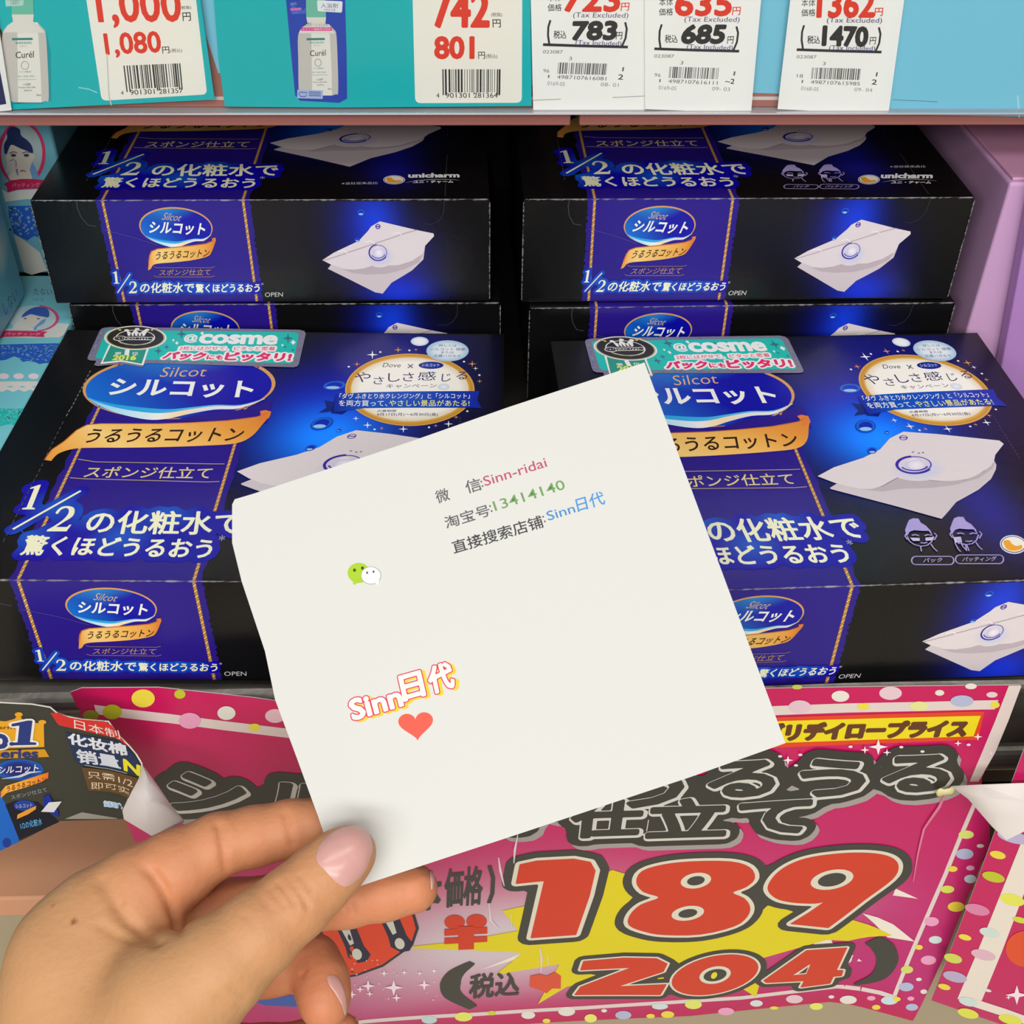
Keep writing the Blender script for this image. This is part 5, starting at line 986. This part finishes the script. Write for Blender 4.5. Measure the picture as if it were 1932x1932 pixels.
A.disc(e1([(250, 1280)])[0], 20, 10, C(24, 60, 150), 24); A.text('シルコット', *e1([(160, 1270), (330, 1255), (160, 1310)]), C(190, 200, 214)); A.strip(e1([(180, 1370), (280, 1320), (370, 1280)]), e1([(175, 1415), (290, 1365), (365, 1315)]), C(226, 150, 40)); A.poly(e1([(440, 1190), (500, 1160), (540, 1240), (590, 1320), (600, 1390), (510, 1350), (450, 1290)]), C(16, 40, 150)); A.poly(e1([(420, 1335), (500, 1240), (630, 1230), (550, 1340)]), C(214, 216, 216)); A.text('1/2の化粧水', *e1([(205, 1450), (425, 1400), (215, 1520)]), C(90, 170, 226), off=.01)
A.poly(e1([(510, 342), (590, 345), (700, 390), (830, 412), (1060, 430), (1130, 470), (1240, 610), (1300, 690), (1180, 600), (600, 470), (580, 450)]), C(200, 46, 40)); A.text('日本制', *e1([(750, 405), (1200, 520), (755, 500)]), C(226, 214, 206), br=e1([(1225, 610)])[0])
A.poly(e1([(665, 540), (1050, 600), (1240, 640), (1400, 830), (1430, 980), (830, 880), (760, 830)]), C(36, 50, 84)); A.text('化妆棉', *e1([(690, 540), (1270, 660), (700, 650)]), C(216, 220, 226), bold=.0002, br=e1([(1290, 780)])[0]); A.text('销量', *e1([(775, 705), (1180, 775), (790, 840)]), C(206, 212, 222), bold=.0002, br=e1([(1225, 905)])[0]); A.text('N', *e1([(1255, 810), (1415, 880), (1265, 920)]), C(226, 214, 40), bold=.0003, br=e1([(1415, 975)])[0])
A.line(e1([(860, 865), (1000, 890), (1290, 950)]), .0004, C(150, 156, 160)); A.poly(e1([(830, 885), (1410, 1000), (1400, 1060), (1310, 1200), (900, 1120)]), C(98, 72, 42)); A.text('只需1/2', *e1([(885, 925), (1345, 1010), (895, 995)]), C(226, 206, 176), br=e1([(1350, 1095)])[0]); A.text('即可实', *e1([(925, 1030), (1310, 1095), (930, 1105)]), C(226, 206, 176), br=e1([(1315, 1165)])[0])
A.text('シルコット', *e1([(1060, 1240), (1230, 1275), (1065, 1290)]), C(60, 150, 226), halo=[(.0005, C(200, 220, 236))]); A.poly(e1([(655, 1420), (830, 1352), (1190, 1412), (1180, 1420)]), C(150, 146, 136))
lf = A.done('leaflet', 'dark leaflet with gold crown and blue ovals, curling at its right edge', 'leaflet', None, M_PAPER, L=.004)
curl('curled_back', [([.2478, .2430, .2420], [(268, 1441), (269, 1444), (270, 1446)]), ([.2400, .2345, .2400], [(264, 1466), (282, 1478), (298, 1484)]), ([.2360, .2290, .2370], [(248, 1495), (284, 1512), (322, 1520)]), ([.2330, .2270, .2350], [(231, 1531), (286, 1560), (347, 1549)]), ([.2325, .2270, .2340], [(234, 1546), (286, 1577), (347, 1551)])], None, .0003, 'white back of the curled edge', None, lf)
# ------------------------------------------------------------------ the white card held up in front
D0 = .32
CD = (D0, D0 * 1.02184, D0 * .93841, D0 * .91656)
CTL, CTR, CBR, CBL = [at_d(*p, d) for p, d in zip([(438, 928), (1212, 687), (1483, 1403), (645, 1683)], CD)]
CU = (CTR - CTL).normalized(); CV = (CBL - CTL); CV = (CV - CU * CV.dot(CU)).normalized(); CN = CU.cross(CV); CN = CN if CN.dot(FW) < 0 else -CN
def on_card(x, y):
    r = ray(x, y); t = (CTL - CAM).dot(CN) / r.dot(CN); p = CAM + r * t - CTL; return (p.dot(CU), p.dot(CV))
def bow(a, b): return .0018 * math.sin(a * 26) * math.cos(b * 20)
A = Art(on_card, lambda a, b, h: tuple(CU * a + CV * b + CN * (h)), 5e-5)
P = [(438, 952), (443, 942), (480, 931), (778, 832), (960, 768), (1216, 684), (1318, 960), (1482, 1402), (1300, 1467), (962, 1579), (803, 1631), (648, 1682), (600, 1540), (560, 1430), (519, 1320), (500, 1229), (456, 1097), (438, 1024)]
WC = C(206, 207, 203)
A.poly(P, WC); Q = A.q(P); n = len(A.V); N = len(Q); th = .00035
A.V += [tuple(CU * a + CV * b) for a, b in Q] + [tuple(CU * a + CV * b - CN * th) for a, b in Q]; A.K += [WC] * (2 * N); A.F += [(n + i, n + (i + 1) % N, n + N + (i + 1) % N, n + N + i) for i in range(N)] + [tuple(range(n + N, n + 2 * N))]
k7 = lambda pts: [(500 + x * .3882, 820 + y * .3882) for x, y in pts]; k3c = lambda pts: [(600 + x * .3623, 1300 + y * .3623) for x, y in pts]
GYT = C(92, 92, 96)
for tx, q, col in (('微', [(822, 276), (886, 256), (838, 338)], GYT), ('信', [(966, 228), (1040, 206), (984, 290)], GYT), (':', [(1046, 226), (1054, 224), (1055, 256)], GYT), ('Sinn-ridai', [(1056, 206), (1358, 110), (1070, 252)], C(178, 74, 104)),
                   ('淘宝号', [(866, 402), (1082, 336), (882, 460)], GYT), (':', [(1088, 344), (1096, 342), (1099, 378)], GYT), ('13414140', [(1104, 326), (1446, 218), (1120, 372)], C(104, 150, 84)),
                   ('直接搜索店铺', [(902, 520), (1338, 390), (920, 582)], C(62, 62, 66)), (':', [(1346, 396), (1354, 394), (1358, 428)], GYT), ('Sinn', [(1364, 376), (1496, 334), (1378, 420)], C(60, 130, 200)), ('日代', [(1506, 312), (1640, 272), (1522, 378)], C(70, 140, 210))):
    A.text(tx, *k7(q), col, off=.003 if tx[0] in 'S1' else .009)
# outlined shop lettering with a yellow drop, and a heart
jobs = []
for ch, q in (('Sinn', k3c([(160, 62), (416, -14), (186, 162)])), ('日', k7([(652, 1178), (752, 1150), (678, 1294)])), ('代', k7([(786, 1140), (896, 1102), (812, 1262)]))):
    v, f, ed = glyphs(ch); a, b, c = [np.array(A.to2(*p)) for p in q]; x, y = v[:, :1], 1 - v[:, 1:]; jobs.append((a + (b - a) * x + (c - a) * y, ed))
d = np.array((.0007, .0005)); A.fat([(P_ + d, e) for P_, e in jobs], .0006, C(244, 196, 50), cell=.00025); A.fat(jobs, .00058, C(206, 60, 90), cell=.00022); A.fat(jobs, .0003, C(232, 228, 220), cell=.0002)
hp = []
for t in np.linspace(0, 2 * math.pi, 40, endpoint=False):
    x, y = 16 * math.sin(t) ** 3 / 17, -(13 * math.cos(t) - 5 * math.cos(2 * t) - 2 * math.cos(3 * t) - math.cos(4 * t)) / 17
    c, s_ = math.cos(-.1), math.sin(-.1); hp.append((785 + 35 * (x * c - y * s_), 1367 + 31 * (x * s_ + y * c)))
A.poly(hp, C(232, 88, 72))
# small chat bubble emblem
A.disc((677, 1081), 21, 19, C(160, 196, 40), 30); A.poly([(664, 1092), (668, 1104), (678, 1098)], C(160, 196, 40)); A.disc((669, 1076), 2.8, 3.2, C(60, 70, 30), 12); A.disc((684, 1072), 2.8, 3.2, C(60, 70, 30), 12)
A.disc((700, 1086), 19, 16.5, C(150, 150, 150), 30); A.disc((700, 1086), 18, 15.6, C(240, 240, 240), 30); A.poly([(706, 1098), (714, 1106), (716, 1094)], C(240, 240, 240)); A.disc((693, 1081), 2, 2.4, C(80, 80, 80), 10); A.disc((705, 1079), 2, 2.4, C(80, 80, 80), 10)
M_CARD = ink('white_card_print', .55, .25, .12, 30)
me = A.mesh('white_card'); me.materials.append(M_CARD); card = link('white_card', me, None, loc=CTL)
tag(card, 'white square card with shop lettering and red heart, held by the hand', 'card')
# ------------------------------------------------------------------ the hand: one continuous skin grown round its bones
def jp(x, y, d, r): p = at_d(x, y, d); return np.array(p), r * d / FPX
CH_ = {
 'index': [(190, 1722, .297, 88), (262, 1678, .299, 80), (335, 1638, .301, 72), (412, 1594, .3035, 58), (480, 1578, .306, 55), (548, 1564, .3075, 53), (612, 1556, .3085, 50), (668, 1552, .3085, 44)],
 'middle': [(240, 1800, .303, 80), (340, 1750, .308, 68), (440, 1722, .3105, 62), (540, 1706, .3095, 58), (655, 1694, .3055, 54), (725, 1684, .3045, 51), (780, 1676, .3045, 46)],
 'ring': [(280, 1860, .308, 80), (400, 1838, .316, 62), (510, 1822, .3195, 55), (590, 1816, .3185, 50), (606, 1850, .3145, 51), (611, 1880, .3115, 48), (612, 1896, .3105, 45)],
 'little': [(260, 1950, .312, 76), (380, 1985, .322, 56), (500, 1985, .325, 49), (585, 1974, .324, 47), (622, 1962, .321, 45), (640, 1952, .3195, 41)],
 'thumb': [(330, 1885, .277, 118), (415, 1822, .2775, 94), (490, 1758, .2795, 79), (557, 1702, .2825, 70), (606, 1656, .2850, 64), (640, 1624, .2862, 58), (660, 1608, .2868, 50)],
 'palm': [(118, 1772, .293, 76), (150, 1850, .293, 118), (230, 1790, .296, 104)],
 'palm2': [(150, 1850, .292, 122), (110, 1990, .292, 122), (60, 2120, .296, 140)],
 'palm3': [(330, 1890, .279, 116), (270, 1990, .282, 150), (170, 2110, .292, 160)],
 'palm4': [(230, 1800, .296, 95), (280, 1900, .300, 120), (300, 1990, .306, 120), (200, 2110, .302, 150)],
 'arm': [(120, 2130, .298, 190), (20, 2330, .304, 172), (-120, 2620, .312, 176)],
}
CH_ = {k: [jp(*q) for q in v] for k, v in CH_.items()}
allp = np.array([p for v in CH_.values() for p, r in v]); lo = allp.min(0) - .028; hi = allp.max(0) + .028
RES = .00075
nx, ny, nz = [int(math.ceil(q)) for q in (hi - lo) / RES]
gx = (lo[0] + np.arange(nx) * RES).astype(np.float32)[:, None, None]; gy = (lo[1] + np.arange(ny) * RES).astype(np.float32)[None, :, None]; gz = (lo[2] + np.arange(nz) * RES).astype(np.float32)[None, None, :]
def cone(a, ra, b, rb):
    """signed distance to a tapering limb segment, on the grid"""
    ba = (b - a).astype(np.float32); bb = float(ba @ ba); px, py, pz = gx - np.float32(a[0]), gy - np.float32(a[1]), gz - np.float32(a[2])
    t = np.clip((px * ba[0] + py * ba[1] + pz * ba[2]) / bb, 0, 1)
    return np.sqrt((px - t * ba[0]) ** 2 + (py - t * ba[1]) ** 2 + (pz - t * ba[2]) ** 2) - (ra + t * (rb - ra)).astype(np.float32)
def smin(a, b, k):
    h = np.clip(.5 + .5 * (b - a) / k, 0, 1); return b + (a - b) * h - k * h * (1 - h)
def chain(c, k):
    D = None
    for (a, ra), (b, rb) in zip(c[:-1], c[1:]): e = cone(a, ra, b, rb); D = e if D is None else smin(D, e, k)
    return D
FD = {k: chain(CH_[k], .002) for k in ('index', 'middle', 'ring', 'little', 'thumb')}
F = FD['index']
for k in ('middle', 'ring', 'little', 'thumb'): F = smin(F, FD[k], .0010)
PD = None
for k in ('palm', 'palm2', 'palm3', 'palm4', 'arm'): e = chain(CH_[k], .006); PD = e if PD is None else smin(PD, e, .010)
SDF = smin(F, PD, .006)
def sample(G, p):
    q = (np.asarray(p) - lo) / RES; i = np.floor(q).astype(int); f = q - i
    i = np.clip(i, 0, np.array(G.shape) - 2); v = 0
    for dx in (0, 1):
        for dy in (0, 1):
            for dz in (0, 1): v = v + G[i[..., 0] + dx, i[..., 1] + dy, i[..., 2] + dz] * (f[..., 0] if dx else 1 - f[..., 0]) * (f[..., 1] if dy else 1 - f[..., 1]) * (f[..., 2] if dz else 1 - f[..., 2])
    return v
def march(x, y, G=None, d0=.24, d1=.36):
    """the point of the skin that this pixel of the photo shows"""
    G = SDF if G is None else G; r = np.array(ray(x, y)); r /= np.linalg.norm(r) if False else 1; d = d0
    while d < d1:
        v = float(sample(G, np.array(CAM) + r * d))
        if v < .00003: return np.array(CAM) + r * d
        d += max(v * .8, .00004)
    return None
def normal(p, G=None):
    G = SDF if G is None else G; e = RES; g = np.array([sample(G, p + e * np.eye(3)[i]) - sample(G, p - e * np.eye(3)[i]) for i in range(3)]); return g / (np.linalg.norm(g) + 1e-12)
def surface(G):
    """surface nets: one vertex per crossed cell, one quad per crossed edge"""
    s = G < 0; c = [s[dx:s.shape[0] - 1 + dx, dy:s.shape[1] - 1 + dy, dz:s.shape[2] - 1 + dz] for dx in (0, 1) for dy in (0, 1) for dz in (0, 1)]
    cnt = sum(q.astype(np.int8) for q in c); I = np.argwhere((cnt > 0) & (cnt < 8)); idx = -np.ones(cnt.shape, np.int64); idx[tuple(I.T)] = np.arange(len(I))
    off = np.array([(a, b, d) for a in (0, 1) for b in (0, 1) for d in (0, 1)]); acc = np.zeros((len(I), 3)); num = np.zeros(len(I))
    val = np.stack([G[tuple((I + o).T)] for o in off], 1)
    for a in range(8):
        for b in range(a + 1, 8):
            if np.abs(off[a] - off[b]).sum() != 1: continue
            va, vb = val[:, a], val[:, b]; m = (va < 0) != (vb < 0); t = np.where(m, va / np.where(m, va - vb, 1), 0)
            acc += np.where(m[:, None], off[a] + (off[b] - off[a]) * t[:, None], 0); num += m
    V = lo + (I + acc / num[:, None]) * RES; faces = []
    for ax in range(3):
        o1, o2 = [q for q in range(3) if q != ax]; sl0 = [slice(None)] * 3; sl1 = [slice(None)] * 3; sl0[ax] = slice(0, -1); sl1[ax] = slice(1, None)
        a, b = s[tuple(sl0)], s[tuple(sl1)]; E = np.argwhere(a != b); ok = (E[:, o1] > 0) & (E[:, o2] > 0) & (E[:, o1] < s.shape[o1] - 1) & (E[:, o2] < s.shape[o2] - 1); E = E[ok]
        flip = a[tuple(E.T)]
        u = np.zeros(3, int); u[o1] = 1; w = np.zeros(3, int); w[o2] = 1
        q = np.stack([idx[tuple((E - u - w).T)], idx[tuple((E - w).T)], idx[tuple(E.T)], idx[tuple((E - u).T)]], 1)
        if ax == 1: flip = ~flip
        q = np.where(flip[:, None], q, q[:, ::-1]); faces.append(q)
    return V, np.vstack(faces)
HV, HF = surface(SDF)
def relax(V, F, it, lam=.5):
    a = F.ravel(); b = np.roll(F, -1, 1).ravel(); n = len(V); deg = np.bincount(a, minlength=n) + np.bincount(b, minlength=n)
    for _ in range(it):
        S = np.zeros_like(V)
        for k in range(3): S[:, k] = np.bincount(a, V[b, k], n) + np.bincount(b, V[a, k], n)
        V = V + lam * (S / np.maximum(deg, 1)[:, None] - V)
    return V
HV = relax(HV, HF, 3)
G_ = np.gradient(SDF, RES)
def grads(P): g = np.stack([sample(G_[i], P) for i in range(3)], 1); return g / (np.linalg.norm(g, axis=1)[:, None] + 1e-9)
HN = grads(HV)
# creases and knuckle lines: fine grooves pressed into the skin along these strokes of the photo
CREASE = [([(405, 1543), (413, 1565), (420, 1600), (424, 1628), (428, 1652)], .0011, .00042), ([(418, 1548), (428, 1580), (436, 1610)], .0010, .0002), ([(534, 1524), (542, 1552), (550, 1585), (556, 1606)], .0010, .00032),
          ([(267, 1630), (290, 1650), (310, 1680), (325, 1712), (336, 1745), (344, 1766)], .0014, .0007), ([(190, 1650), (215, 1668), (240, 1700)], .0012, .00022), ([(205, 1690), (240, 1735), (290, 1775), (312, 1784)], .0016, .0005), ([(176, 1655), (214, 1690), (236, 1718)], .0015, .0003), ([(180, 1740), (220, 1765), (280, 1782)], .0012, .0002),
          ([(518, 1662), (530, 1672), (548, 1694), (562, 1716)], .0007, .00034), ([(536, 1652), (558, 1676), (580, 1708), (586, 1722)], .0007, .00026), ([(505, 1672), (528, 1700), (542, 1718)], .0007, .00022), ([(560, 1648), (576, 1664), (592, 1690)], .0007, .00018), ([(490, 1690), (508, 1712), (524, 1724)], .0008, .00014), ([(460, 1720), (470, 1736), (482, 1756)], .0008, .00012),
          ([(657, 1700), (664, 1716), (668, 1732)], .0010, .0003), ([(430, 1862), (455, 1875), (475, 1884)], .0012, .0002), ([(400, 1880), (440, 1892), (470, 1904)], .0012, .0002), ([(565, 1795), (575, 1830), (562, 1850)], .001, .0002)]
for pts, wd, dep in CREASE:
    L = []
    for a, b in zip(pts[:-1], pts[1:]):
        for t in np.linspace(0, 1, 6, endpoint=False):
            p = march(a[0] + (b[0] - a[0]) * t, a[1] + (b[1] - a[1]) * t)
            if p is not None: L.append(p)
    if len(L) < 2: continue
    L = np.array(L); m = np.all((HV > L.min(0) - .005) & (HV < L.max(0) + .005), 1); ii = np.where(m)[0]; Dm = np.full(len(ii), 1.0); tt = np.zeros(len(ii))
    for k in range(len(L) - 1):
        d = L[k + 1] - L[k]; w_ = HV[ii] - L[k]; t = np.clip(w_ @ d / (d @ d + 1e-15), 0, 1); e = np.linalg.norm(w_ - t[:, None] * d, axis=1); up_ = e < Dm; Dm = np.where(up_, e, Dm); tt = np.where(up_, (k + t) / (len(L) - 1), tt)
    fall = np.exp(-(Dm / wd) ** 2) * np.clip(np.minimum(tt, 1 - tt) * 5 + .15, 0, 1); HV[ii] -= HN[ii] * (2.0 * dep * fall)[:, None]
# skin tone: warm at the finger pads, two small moles
SK = np.array(C(196, 148, 104)); RDK = np.array(C(206, 124, 90)); KK = np.tile(SK, (len(HV), 1))
warm = np.zeros(len(HV))
for k, w0 in (('index', .75), ('middle', .95), ('ring', 1.0), ('little', .9), ('thumb', .35)):
    c = CH_[k]; P0 = np.array([p for p, r in c]); n0 = 2 if k in ('index', 'middle') else (1 if k != 'thumb' else 3)
    for p, r in c[n0:]: warm = np.maximum(warm, w0 * np.exp(-(np.linalg.norm(HV - p, axis=1) / (r * 1.7)) ** 2))
KK = KK * (1 - warm[:, None]) + RDK * warm[:, None]
for (x, y), r, col in (((139, 1739), .00075, C(120, 62, 36)), ((99, 1710), .00045, C(190, 80, 60))):
    p = march(x, y)
    if p is not None: w_ = np.exp(-(np.linalg.norm(HV - p, axis=1) / r) ** 4)[:, None] * .85; KK = KK * (1 - w_) + np.array(col) * w_
M_SKIN = ink('skin', .5, .3, .22, 520); b = M_SKIN.node_tree.nodes['Principled BSDF']; b.inputs['Subsurface Weight'].default_value = .18; b.inputs['Subsurface Radius'].default_value = (1, .4, .22); b.inputs['Subsurface Scale'].default_value = .004
org = Vector(CH_['palm2'][0][0]); me = bpy.data.meshes.new('hand'); me.from_pydata([tuple(v) for v in (HV - np.array(org))], [], [tuple(int(i) for i in f) for f in HF])
at = me.color_attributes.new('ink', 'FLOAT_COLOR', 'POINT'); at.data.foreach_set('color', KK.astype(np.float32).ravel()); me.materials.append(M_SKIN)
hand = link('hand', me, None, loc=org, smooth=True); tag(hand, 'person\'s left hand pinching the white card, thumb with pale pink nail in front', 'hand')
# nails
M_NAIL = mat('nail_varnish', C(208, 158, 152), .3, .45, coat=.15); M_NAIL.node_tree.nodes['Principled BSDF'].inputs['Subsurface Weight'].default_value = .1; M_NAIL.node_tree.nodes['Principled BSDF'].inputs['Subsurface Scale'].default_value = .002
def nail(pts, field, lift, label, rim=.0, n=11):
    """curved plate lying on the finger end inside this outline"""
    P = np.array(catmull(pts, 4)); c = P.mean(0); rows = []
    for s in np.linspace(0, 1, n):
        rows.append([c + (p - c) * s for p in P])
    V, F = [], []; m = len(P)
    for j, row in enumerate(rows):
        for p in row:
            q = march(p[0], p[1], field)
            if q is None: V.append(np.array(V[-m]) if len(V) >= m else (np.array(V[-1]) if V else np.array(CAM + ray(*p) * .3))); continue
            s = j / (n - 1); h = lift * (1 - .75 * s ** 6); V.append(q + normal(q, field) * h)
    for j in range(n - 1):
        for i in range(m): a, b = j * m + i, j * m + (i + 1) % m; F.append((a, b, b + m, a + m))
    V = np.array(V); Vr = V - np.array(org); me = bpy.data.meshes.new('nail'); me.from_pydata([tuple(v) for v in Vr], [], F); me.materials.append(M_NAIL)
    bm = bmesh.new(); bm.from_mesh(me); bmesh.ops.remove_doubles(bm, verts=bm.verts, dist=2e-5); bmesh.ops.recalc_face_normals(bm, faces=bm.faces); bmesh.ops.smooth_vert(bm, verts=[v for v in bm.verts if not v.is_boundary], factor=.5); bmesh.ops.smooth_vert(bm, verts=[v for v in bm.verts if not v.is_boundary], factor=.5); bm.to_mesh(me); bm.free()
    o = link('nail', me, None, hand, smooth=True); o['label'] = label; return o
nail([(597, 1622), (608, 1588), (640, 1565), (672, 1559), (694, 1570), (702, 1600), (692, 1636), (676, 1658), (654, 1672), (636, 1666), (614, 1643)], FD['thumb'], .00055, 'glossy pale pink thumb nail')
nail([(618, 1842), (634, 1842), (646, 1858), (653, 1884), (654, 1906), (650, 1916), (644, 1896), (630, 1872), (620, 1858)], FD['ring'], .0004, 'short pinkish ring finger nail')
nail([(811, 1641), (816, 1642), (819, 1656), (818, 1670), (814, 1680), (812, 1664)], FD['middle'], .0003, 'edge of the middle finger nail')
nail([(664, 1908), (674, 1914), (681, 1926), (676, 1930), (668, 1920)], FD['little'], .0003, 'edge of the little finger nail')
